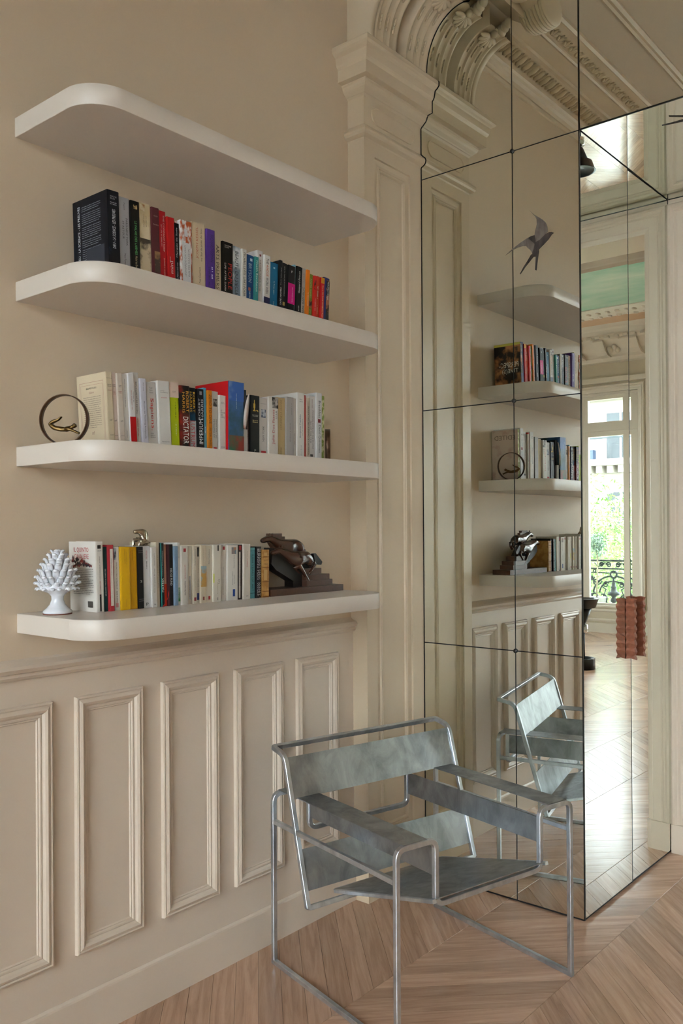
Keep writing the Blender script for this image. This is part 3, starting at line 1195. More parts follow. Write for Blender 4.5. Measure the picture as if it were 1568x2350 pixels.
# ================================================================== wall shelves
SHELF_Z = [2.638, 2.182, 1.724, 1.263]
SY0, SY1, SD, SR, ST = 1.270, 2.515, 0.360, 0.105, 0.054
outline = [(0.0, SY0)]
for k in range(17):
    a = R(-90 + 90 * k / 16)
    outline.append((SD - SR + SR * math.cos(a), SY0 + SR + SR * math.sin(a)))
for k in range(17):
    a = R(90 * k / 16)
    outline.append((SD - SR + SR * math.cos(a), SY1 - SR + SR * math.sin(a)))
outline.append((0.0, SY1))


def shelf_mesh():
    mb = MB()
    n = len(outline)
    vs, fs = [], []
    c = 0.0012
    cen = Vector((0.15, (SY0 + SY1) / 2))
    for (z, ins) in ((-ST, c), (-ST + c, 0), (-c, 0), (0, c)):
        for (x, y) in outline:
            nx, ny = 0, 0
            if x > SD - SR:
                cy = SY0 + SR if y < SY0 + SR else (SY1 - SR if y > SY1 - SR else y)
                d = Vector((x - (SD - SR), y - cy))
                if d.length > 0:
                    d.normalize()
                    nx, ny = d.x, d.y
            else:
                ny = -1 if y < cen.y else 1
            vs.append((x - nx * ins, y - ny * ins, z))
    for k in range(3):
        for i in range(n):
            j = (i + 1) % n
            fs.append((k * n + i, k * n + j, (k + 1) * n + j, (k + 1) * n + i))
    mb.add(vs, fs, 0, False)
    for idx, f in enumerate(mb.f):
        i = f[0] % n
        mb.s[idx] = 1 <= i <= 33
    mb.add([], [])
    mb.f += [list(range(n))[::-1], list(range(3 * n, 4 * n))]
    mb.m += [0, 0]
    mb.s += [False, False]
    return mb.mesh('wall_shelf', M_SHELF)


shelf_me = shelf_mesh()
for z, lb in zip(SHELF_Z, ('thick rounded off-white wall shelf at the top, with nothing on it', 'thick rounded wall shelf carrying the row that starts with the black book',
                           'thick rounded wall shelf carrying the two bronze ring sculptures', 'lowest thick rounded wall shelf with pine cone and wooden horses')):
    tag(link('wall_shelf', shelf_me, None, (0, 0, z)), lb, 'shelf', 'thick rounded wall shelves')

# ================================================================== galvanised steel chair
CA = -0.2431
CW_, CD, CARM, CE = 0.7473, 0.6612, 0.5815, 0.1477
fr = Vector((math.cos(CA), math.sin(CA), 0))
ac = Vector((-math.sin(CA), math.cos(CA), 0))
corg = Vector((0.7678, 1.9866, 0)) + ac * CW_ / 2 - fr * CD / 2
chair = empty('steel_armchair', corg, (0, 0, CA + R(90)))
tag(chair, 'galvanised steel armchair of square bars and sheet panels before the mirror', 'chair')
cp = lambda u, v, z: Vector((u - CW_ / 2, v - CD / 2, z))
HB = 0.0080
for v, zc, nm in ((0.0, 0.3908, 'front_crossbar'), (CD, 0.4352, 'rear_crossbar')):
    for u, s in ((0.0, 1), (CW_, -1)):
        leg = fillet([cp(u, v, HB), cp(u, v, CARM), cp(u + s * CE * 0.5, v, CARM)], 0.030, 6)
        MB().bar(leg, (0, 1, 0), HB).obj('leg', M_BAR, chair)
    path = fillet([cp(CE * 0.5, v, CARM), cp(CE, v, CARM), cp(CE, v, zc), cp(CW_ - CE, v, zc), cp(CW_ - CE, v, CARM), cp(CW_ - CE * 0.5, v, CARM)], 0.030, 6)
    MB().bar(path, (0, 1, 0), HB).obj(nm, M_BAR, chair)
for u in (0.0, CW_):
    MB().bar([cp(u, -HB, HB), cp(u, CD + HB, HB)], (1, 0, 0), HB).obj('floor_runner', M_BAR, chair)
    MB().bar([cp(u, HB, 0.489), cp(u, CD - HB, 0.489)], (1, 0, 0), HB * 0.95).obj('side_rail', M_BAR, chair)
# leaning back frame: a closed bent loop
for nm, u in (('a', 0.0), ('b', CW_)):
    side = fillet([cp(u, 0.660, 0.742), cp(u, 0.588, 0.728), cp(u, 0.452, 0.262)], [0, 0.028, 0], 7)
    MB().bar(side, (1, 0, 0), HB).obj('back_upright', M_BAR, chair)
MB().bar(fillet([cp(0, 0.646, 0.7395), cp(0, 0.660, 0.742), cp(CW_, 0.660, 0.742), cp(CW_, 0.646, 0.7395)], 0.022, 6), (0, math.sin(R(11)), -math.cos(R(11))), HB).obj('back_top_bar', M_BAR, chair)
MB().bar(fillet([cp(0, 0.4575, 0.281), cp(0, 0.452, 0.262), cp(CW_, 0.452, 0.262), cp(CW_, 0.4575, 0.281)], 0.024, 6), (0, math.cos(R(16)), -math.sin(R(16))), HB).obj('back_bottom_bar', M_BAR, chair)


def plate(name, quad, nrm, th):
    """sheet: quad of 4 points, thickened along nrm"""
    n = Vector(nrm).normalized() * th / 2
    q = [Vector(p) for p in quad]
    mb = MB()
    mb.add([p - n for p in q] + [p + n for p in q], [(3, 2, 1, 0), (4, 5, 6, 7), (0, 1, 5, 4), (1, 2, 6, 5), (2, 3, 7, 6), (3, 0, 4, 7)])
    return mb.obj(name, M_GALV, chair)


bk = lambda z: 0.588 + (z - 0.728) * (0.588 - 0.452) / (0.728 - 0.262)
bn = (0, -0.96, 0.28)
plate('backrest', [cp(0.006, bk(0.588), 0.588), cp(CW_ - 0.006, bk(0.588), 0.588), cp(CW_ - 0.006, bk(0.721), 0.721), cp(0.006, bk(0.721), 0.721)], bn, 0.003)
plate('lumbar_panel', [cp(0.006, bk(0.310), 0.310), cp(CW_ - 0.006, bk(0.310), 0.310), cp(CW_ - 0.006, bk(0.435), 0.435), cp(0.006, bk(0.435), 0.435)], bn, 0.003)
for u0, u1 in ((0.022, 0.112), (CW_ - 0.112, CW_ - 0.022)):
    plate('armrest', [cp(u0, -HB * 0.6, CARM + HB + 0.0012), cp(u1, -HB * 0.6, CARM + HB + 0.0012), cp(u1, CD + HB * 0.6, CARM + HB + 0.0012), cp(u0, CD + HB * 0.6, CARM + HB + 0.0012)], (0, 0, 1), 0.0025)
for u in (CE, CW_ - CE):
    plate('side_panel', [cp(u, HB * 0.6, 0.4745), cp(u, CD - HB * 0.6, 0.4745), cp(u, CD - HB * 0.6, 0.5555), cp(u, HB * 0.6, 0.5555)], (1, 0, 0), 0.003)
SU0, SU1 = 0.131, CW_ - 0.131
s0, s1 = (-0.014, 0.4085), (0.492, 0.273)
sf = fillet([cp(SU0, *s0), cp(SU0, *s1), cp(SU1, *s1), cp(SU1, *s0)], 0.020, 6)
sn = Vector((0, s0[1] - s1[1], s1[0] - s0[0])).normalized()
MB().bar(sf, sn, HB * 0.85, HB * 0.7).obj('seat_frame', M_BAR, chair)
off = sn * 0.0045
plate('seat', [cp(SU0 + 0.004, *s0) + off, cp(SU1 - 0.004, *s0) + off, cp(SU1 - 0.004, 0.488, 0.274) + off, cp(SU0 + 0.004, 0.488, 0.274) + off], sn, 0.003)

# ================================================================== books
G2=[(1.4541,0.0392,0.266,1.5),(1.4936,0.0375,0.259,1.5),(1.5316,0.0303,0.257,1.5),(1.5623,0.0426,0.261,1.5),(1.6053,0.0272,0.258,1.5),(1.6329,0.0298,0.258,1.5),(1.6631,0.0281,0.246,1.4),(1.6916,0.0202,0.236,1.3),(1.7122,0.0437,0.25,1),(1.7562,0.0549,0.258,0.6),(1.8115,0.0346,0.249,0.3),(1.8465,0.0307,0.231,0),(1.8776,0.0453,0.228,-0.4),(1.9233,0.036,0.225,-0.7),(1.9598,0.0202,0.223,-1),(1.9803,0.034,0.211,-1.3),(2.0148,0.0168,0.211,-1.6),(2.0319,0.0256,0.238,-1.9),(2.0579,0.0306,0.228,-2.1),(2.0889,0.0404,0.212,-2.3),(2.1296,0.0123,0.227,-2.6),(2.1423,0.0268,0.222,-2.8),(2.1695,0.0349,0.219,-3),(2.2048,0.008,0.23,-3.1),(2.2132,0.0294,0.226,-3.2),(2.243,0.0212,0.227,-3.2),(2.2646,0.0149,0.225,-3.2),(2.2799,0.0201,0.214,-3.2),(2.3004,0.0188,0.211,-3.2),(2.3196,0.021,0.216,-3.2),(2.341,0.0202,0.214,-3.2),(2.3616,0.0307,0.22,-3.2)]
G3=[(1.465,0.0219,0.216,3.2),(1.4872,0.0145,0.217,3.2),(1.5021,0.0176,0.216,3.2),(1.5201,0.0192,0.217,3.2),(1.5397,0.0207,0.221,3.2),(1.5608,0.0214,0.227,3.2),(1.5826,0.0222,0.212,3.2),(1.6052,0.0369,0.205,2.9),(1.6425,0.0451,0.213,2.5),(1.6879,0.0352,0.215,2),(1.7236,0.0376,0.209,1.5),(1.7616,0.0292,0.208,1.1),(1.7912,0.0279,0.207,0.9),(1.8195,0.0121,0.214,0.6),(1.832,0.0179,0.207,0.4),(1.8503,0.0271,0.207,0.1),(1.8778,0.0284,0.197,-0.1),(1.9066,0.0663,0.245,-0.3),(1.9734,0.0253,0.227,-0.4),(1.999,0.0155,0.206,-0.5),(2.0149,0.0426,0.213,-0.5),(2.0578,0.0405,0.209,-0.5),(2.0987,0.0466,0.217,-0.5),(2.1457,0.0419,0.221,-0.5),(2.188,0.038,0.227,-0.5),(2.2264,0.0158,0.226,-0.5),(2.2426,0.0368,0.248,-0.5),(2.2798,0.0106,0.243,-0.6),(2.2908,0.0152,0.235,-0.7),(2.3064,0.0363,0.244,-0.7),(2.3432,0.0312,0.259,-0.8),(2.3748,0.0171,0.252,-0.8)]
G4=[(1.4191,0.0244,0.197,1.5),(1.444,0.0145,0.182,1.4),(1.4588,0.0177,0.187,1.4),(1.4769,0.0213,0.181,1.3),(1.4986,0.0323,0.18,1.2),(1.5312,0.0297,0.179,1.2),(1.5614,0.0181,0.18,1.1),(1.5799,0.0278,0.181,1.1),(1.608,0.0186,0.177,1.1),(1.6271,0.0118,0.192,1),(1.6393,0.0134,0.189,1),(1.653,0.0139,0.185,0.9),(1.6673,0.0075,0.185,0.8),(1.6752,0.016,0.185,0.7),(1.6916,0.0142,0.179,0.6),(1.7062,0.0101,0.19,0.4),(1.7166,0.0272,0.179,0.2),(1.7442,0.02,0.179,0),(1.7645,0.0159,0.178,-0.2),(1.7808,0.0121,0.177,-0.3),(1.7934,0.023,0.18,-0.3),(1.8167,0.0268,0.179,-0.4),(1.8439,0.0338,0.179,-0.4),(1.8781,0.0277,0.18,-0.5),(1.9062,0.046,0.178,-0.5),(1.9527,0.023,0.179,-0.6),(1.9761,0.0303,0.181,-0.6),(2.0068,0.0242,0.168,-0.6),(2.0314,0.0156,0.171,-0.7),(2.0475,0.0141,0.171,-0.7),(2.062,0.0335,0.16,-0.7)]
BASE = {2: 2.182, 3: 1.724, 4: 1.263}
SPX = {2: 0.176, 3: 0.155, 4: 0.160}
M_PAGES = mat('book_pages', '#ddd2bd', 0.8, var=0.10, vscale=60, stretch=(1, 40, 1))
INK = {}


def ink(h):
    return mat('ink_' + h.strip('#'), h, 0.5, var=0.02)


def cover_mat(c):
    if isinstance(c, tuple):
        return mat('cover_' + c[0].strip('#') + c[1].strip('#'), c[0], 0.45, spec=0.25, color2=c[1], ramp=(0.44, 0.56), vscale=c[2], detail=5, stretch=c[3] if len(c) > 3 else None)
    return mat('cover_' + c.strip('#'), c, 0.45, var=0.04, vscale=9, spec=0.22)


W_, K_, RED_, GR_, CR_ = '#ebe7e1', '#17161a', '#b51f24', '#8f8b86', '#e6dac4'


def patch(mb, th, h, z0, z1, y0=0.0, y1=1.0, e=0.0005):
    mb.add([(e, th * y0, h * z0), (e, th * y1, h * z0), (e, th * y1, h * z1), (e, th * y0, h * z1)], [(0, 1, 2, 3)])


def make_book(shelf, i, geo, spec):
    y0, th, h, lean = geo
    label, col = spec[0], spec[1]
    texts = spec[2] if len(spec) > 2 else []
    bands = spec[3] if len(spec) > 3 else []
    sx = SPX[shelf] + [0.0, -0.004, 0.002, -0.002, 0.003, -0.005][i % 6] * (0 if i == 0 else 1)
    if len(spec) > 4 and spec[4]:
        sx += spec[4]
    d = min(sx - 0.006, max(0.105, h * 0.66))
    z = BASE[shelf] + (th * math.sin(R(-lean)) if lean < 0 else 0) + 0.0003
    e = empty('book', (sx, y0, z), (R(lean), 0, 0))
    tag(e, label, 'book', {2: 'books on the second shelf from the top', 3: 'books on the shelf with the ring sculptures', 4: 'books on the lowest shelf'}[shelf])
    t = 0.0016
    mb = MB()
    b = min(0.003, th * 0.12)
    # spine slightly rounded
    prof = [(-0.004, 0.0), (-b * 0.4, 0.0), (0.0, b), (0.0, th - b), (-b * 0.4, th), (-0.004, th)]
    mb.prism(prof, 'z', 0, h)
    mb.box(-d, -0.004, 0, t, 0, h)
    mb.box(-d, -0.004, th - t, th, 0, h)
    cv = mb.obj('cover', cover_mat(col), e)
    if th > 2.6 * t:
        MB().box(-d + 0.003, -0.003, t, th - t, 0.0012, h - 0.0025).obj('pages', M_PAGES, e)
    hid = {2: 0.064, 3: 0.022, 4: 0.0}[shelf] / h
    rm = lambda f: f if f in (0.0, 1.0) else hid + f * (1 - hid)
    for bnd in bands:
        bnd = (rm(bnd[0]), rm(bnd[1])) + tuple(bnd[2:])
        m2 = MB()
        patch(m2, th, h, bnd[0], bnd[1], *(bnd[3:5] if len(bnd) > 4 else (0.04, 0.96)))
        m2.obj('printed_band', cover_mat(bnd[2]), cv)
    for tx in texts:
        body, c, mode, zc, ln, sz = tx[:6]
        of = tx[6] if len(tx) > 6 else 0.0
        zc = rm(zc)
        if mode != 'h':
            ln *= 1 - hid
        else:
            sz *= 1 - hid
        if body[0] == '~':      # print too small to read: a row of dashes
            n = int(body[1:])
            m2 = MB()
            rr_ = random.Random(i * 7 + shelf)
            if mode == 'h':
                for q in range(n):
                    zz = zc + sz * (0.5 - (q + 0.5) / n)
                    hz, p0, pe = sz * 0.28 / n, 0.5 + of - ln / 2, 0.5 + of + ln / 2
                    while p0 < pe:
                        wq = hz * h / th * rr_.uniform(0.7, 1.3)
                        patch(m2, th, h, zz - hz, zz + hz * rr_.uniform(0.4, 1.0), p0, min(pe, p0 + wq), 0.0009)
                        p0 += wq * rr_.choice((1.5, 1.5, 2.6))
            else:
                p0, pe, hy = zc - ln / 2, zc + ln / 2, sz * 0.32
                while p0 < pe:
                    wq = hy * th / h * rr_.uniform(0.7, 1.3)
                    t0, t1 = rr_.uniform(0.3, 1.0), rr_.uniform(0.7, 1.0)
                    patch(m2, th, h, p0, min(pe, p0 + wq), 0.5 + of - hy * t0, 0.5 + of + hy * t1, 0.0009)
                    p0 += wq * rr_.choice((1.5, 1.5, 1.5, 2.8))
            m2.obj('printed_text', ink(c), cv)
            continue
        org = (0.0011, th * (0.5 + of), h * zc)
        if mode == 'd':
            text(body, cv, org, (0, 0, -1), (0, 1, 0), ln * h, sz * th, ink(c))
        elif mode == 'u':
            text(body, cv, org, (0, 0, 1), (0, -1, 0), ln * h, sz * th, ink(c))
        else:
            text(body, cv, org, (0, 1, 0), (0, 0, 1), ln * th, sz * h, ink(c))
    return e, cv, d, th, h


S2 = [
    ('thick black book with its back cover turned outward, at the end of the row', '#12141d', [('DIEU - LA SCIENCE - LES PREUVES', '#dfe3ea', 'u', 0.47, 0.54, 0.26), ('MICHEL-YVES\nBOLLORE', '#a9adb6', 'h', 0.90, 0.55, 0.05), ('~2', '#a9adb6', 'h', 0.82, 0.55, 0.05)], [(0.0, 0.2, ('#12141d', '#20304e', 20))]),
    ('light grey book with dark lettering beside the thick black book', '#a9a7a8', [('PARIS-NEW YORK', '#3b2f2b', 'd', 0.50, 0.40, 0.17, 0.20), ('ET RETOUR', '#3b2f2b', 'd', 0.52, 0.26, 0.17, -0.12), ('Fayard', '#3b2f2b', 'd', 0.87, 0.10, 0.13), ('Marc Fumaroli', '#3b2f2b', 'd', 0.08, 0.20, 0.15)]),
    ('black book with bright green vertical title', '#141312', [('LE PALAIS DES LARMES', '#6fd07a', 'd', 0.45, 0.50, 0.27), ('Michel de Grece', '#d8c9a0', 'd', 0.08, 0.2, 0.24)], [(0.88, 0.94, ('#141312', '#caa873', 90), 0.3, 0.75)]),
    ('worn cream book with torn jacket and ink drawing on the spine', ('#d9c9a8', '#c8b48c', 14), [('~2', '#6b5a42', 'd', 0.74, 0.16, 0.10, 0.1), ('~2', '#6b5a42', 'd', 0.74, 0.18, 0.10, -0.1)], [(0.03, 0.48, ('#c9b797', '#4a4038', 22), 0.05, 0.95), (0.88, 0.98, ('#d9c9a8', '#a4703f', 30), 0.1, 0.5)]),
    ('dark maroon book between worn cream and red books', '#5a2a2e', [('~2', '#c9a9a0', 'h', 0.87, 0.5, 0.022), ('~2', '#d0b0a8', 'h', 0.74, 0.7, 0.022)], [(0.02, 0.34, ('#4a3b34', '#9a7350', 26), 0.25, 1.0)]),
    ('bright red book with two lines of thin lettering', '#c3222c', [('THE COMPANY I KEEP', '#e8c5c2', 'd', 0.66, 0.56, 0.16, 0.2), ('MY LIFE IN BEAUTY', '#e8c5c2', 'd', 0.62, 0.34, 0.12, -0.1), ('LEONARD A. LAUDER', '#e8c5c2', 'd', 0.15, 0.27, 0.13, 0.2)]),
    ('plain red book with white italic word near its foot', '#c01d1f', [('mini', '#f1e6e2', 'u', 0.18, 0.2, 0.34), ('~2', '#f1e6e2', 'u', 0.30, 0.1, 0.14, -0.2)]),
    ('slim black book with white name running up the spine', '#15151a', [('Marquis de Sade', '#f0eef0', 'u', 0.66, 0.52, 0.36), ('Les Malheurs de la vertu', '#d9d7da', 'u', 0.16, 0.3, 0.28)]),
    ('thick book with red and white marbled spine', ('#b6562b', '#e4e0dc', 70, (1, 1, 0.45)), [('LEONARDO DA VINCI', '#7d7c80', 'u', 0.34, 0.50, 0.15, -0.15), ('WALTER ISAACSON', '#7d7c80', 'u', 0.32, 0.46, 0.15, 0.17)], [(0.0, 0.64, '#d8d6d6', 0.1, 0.86), (0.74, 0.86, '#cfcdd0', 0.3, 0.6)]),
    ('broad cream book with orange and black titles', '#d8c3a2', [('JOSEPH KESSEL', '#b9553a', 'u', 0.68, 0.50, 0.20, -0.1), ('ou Sur la piste du lion', '#3a2f28', 'u', 0.66, 0.52, 0.15, 0.2), ('Yves Courriere', '#4a3f34', 'u', 0.17, 0.26, 0.15, 0.05)]),
    ('violet book with dark title and white script', '#5b3a8e', [('RICHARD OSMAN', '#2d1f52', 'd', 0.68, 0.46, 0.36, 0.1), ('~2', '#e2d9ef', 'u', 0.27, 0.2, 0.3, 0.1), ('~2', '#35245c', 'd', 0.2, 0.3, 0.22, -0.25)]),
    ('cream book with large dark capitals beside the violet book', '#d9c8a9', [('ARTS PREMIERS', '#3a332a', 'd', 0.46, 0.84, 0.42)]),
    ('black glossy book with thin red capitals', '#15130f', [('PEOPLE', '#c3342c', 'd', 0.34, 0.5, 0.36, 0.2), ('LIFE AFTER DARK', '#e6ded6', 'd', 0.30, 0.56, 0.14, -0.25), ('ROXANNE\nLOWIT', '#e6ded6', 'h', 0.91, 0.6, 0.06)]),
    ('silver blue book with photographic spine and black capitals', ('#7f8f9c', '#d8dcde', 18), [('BEAUTE DU SIECLE', '#2a2f36', 'd', 0.46, 0.88, 0.40)]),
    ('slim off-white book with black capitals beside the silver blue book', '#d9d4c9', [('MICHAEL LEWIS  LIAR\'S POKER', '#2d2926', 'd', 0.48, 0.90, 0.5)]),
    ('deep blue book with pale outlined title', '#1f4d80', [('BRYSON', '#a8b9cb', 'd', 0.60, 0.42, 0.42), ('~2', '#d9dfe4', 'd', 0.10, 0.2, 0.24)], [(0.2, 0.27, '#b1655a', 0.3, 0.6), (0.87, 0.93, '#c9d3dc', 0.5, 0.8)]),
    ('narrow teal green book beside the deep blue one', '#3a8f8a', [('Health Revolution', '#d7ece6', 'd', 0.56, 0.70, 0.5)]),
    ('white tall book with framed small lettering and round emblem', '#d9d4cf', [('NEVER TAKE THE', '#4d4a48', 'd', 0.52, 0.60, 0.18)], [(0.89, 0.93, '#6e2b2f', 0.35, 0.65), (0.18, 0.83, '#cfc9c3', 0.30, 0.70)]),
    ('white book with bold black and orange title on navy foot', '#e4dfd8', [('THE', '#1d1b1b', 'd', 0.88, 0.12, 0.40), ('4-HOUR', '#d36a3b', 'd', 0.68, 0.24, 0.40), ('WORK WEEK', '#1d1b1b', 'd', 0.37, 0.34, 0.40)], [(0.0, 0.14, '#20234a')]),
    ('plain petrol blue book with small white lettering', '#1d6c92', [('Le Temps gagne', '#d6e3ea', 'd', 0.42, 0.30, 0.16), ('Grasset', '#d6e3ea', 'd', 0.06, 0.1, 0.13)], [(0.86, 0.9, '#9cc4d6', 0.4, 0.6)]),
    ('thin black book with white capitals at its foot', '#161518', [('SAFE HAVEN', '#ece9ea', 'u', 0.24, 0.36, 0.55), ('Mark Spitznagel', '#b9b6b8', 'u', 0.66, 0.36, 0.35)]),
    ('black book with small grey lettering and gold oval', '#1a191c', [('HOW TO THINK LIKE A ROMAN EMPEROR', '#a9a5a4', 'd', 0.60, 0.66, 0.20)], [(0.07, 0.15, '#b79a5a', 0.3, 0.7)]),
    ('black book with a bright magenta band', '#1b1a1d', [('~2', '#f1d3e2', 'd', 0.35, 0.34, 0.13, 0.1), ('F', '#d5d3d4', 'h', 0.86, 0.2, 0.05)], [(0.14, 0.60, '#d1137f', 0.0, 1.0)]),
    ('very thin pale blue book beside the magenta-banded one', '#8fbdd0', []),
    ('black book with white serif name beside the thin pale blue book', '#19191b', [('Gaspard Proust', '#f2f0ee', 'u', 0.66, 0.48, 0.34), ('~2', '#dddad6', 'u', 0.1, 0.13, 0.2)]),
    ('pale grey book with wide spaced dark capitals', '#b9b4ae', [('REAL REPUBLIC', '#3a3733', 'u', 0.30, 0.58, 0.44), ('~2', '#8f8a85', 'u', 0.80, 0.2, 0.3)]),
    ('narrow vivid orange book', '#e57a1f', [('~2', '#f6d7b0', 'u', 0.35, 0.3, 0.4)]),
    ('olive green book with a small portrait near the foot', '#7d8a2a', [('ANDRE AGASSI', '#c9cf8a', 'd', 0.66, 0.46, 0.42), ('OPEN', '#c9cf8a', 'd', 0.09, 0.14, 0.4)], [(0.2, 0.36, ('#3a2c20', '#a8744c', 40), 0.1, 0.9)]),
    ('scarlet book with dark patch near its top', '#d2281f', [('~2', '#f3dbd2', 'd', 0.3, 0.3, 0.3)], [(0.66, 0.9, ('#d2281f', '#3a1512', 60), 0.1, 0.6)]),
    ('orange red book with white edges', '#d5492c', [('~2', '#f5ddd0', 'd', 0.62, 0.3, 0.34), ('~2', '#f0c9b8', 'd', 0.2, 0.2, 0.3)], [(0.0, 1.0, '#ead9cf', 0.0, 0.1)]),
    ('red book with yellow top beside the orange red book', '#cc1f25', [('How to Win Friends and Influence People', '#f2d9a0', 'd', 0.42, 0.78, 0.36)], [(0.86, 1.0, '#d9921f')]),
    ('navy book with yellow rimmed picture jacket at the row end by the pilaster', '#262a63', [('PERSPECTIVE(S)', '#f0efe9', 'd', 0.70, 0.42, 0.30, 0.2)], [(0.02, 0.95, ('#1a1512', '#b0724f', 26), 0.45, 1.0)]),
]
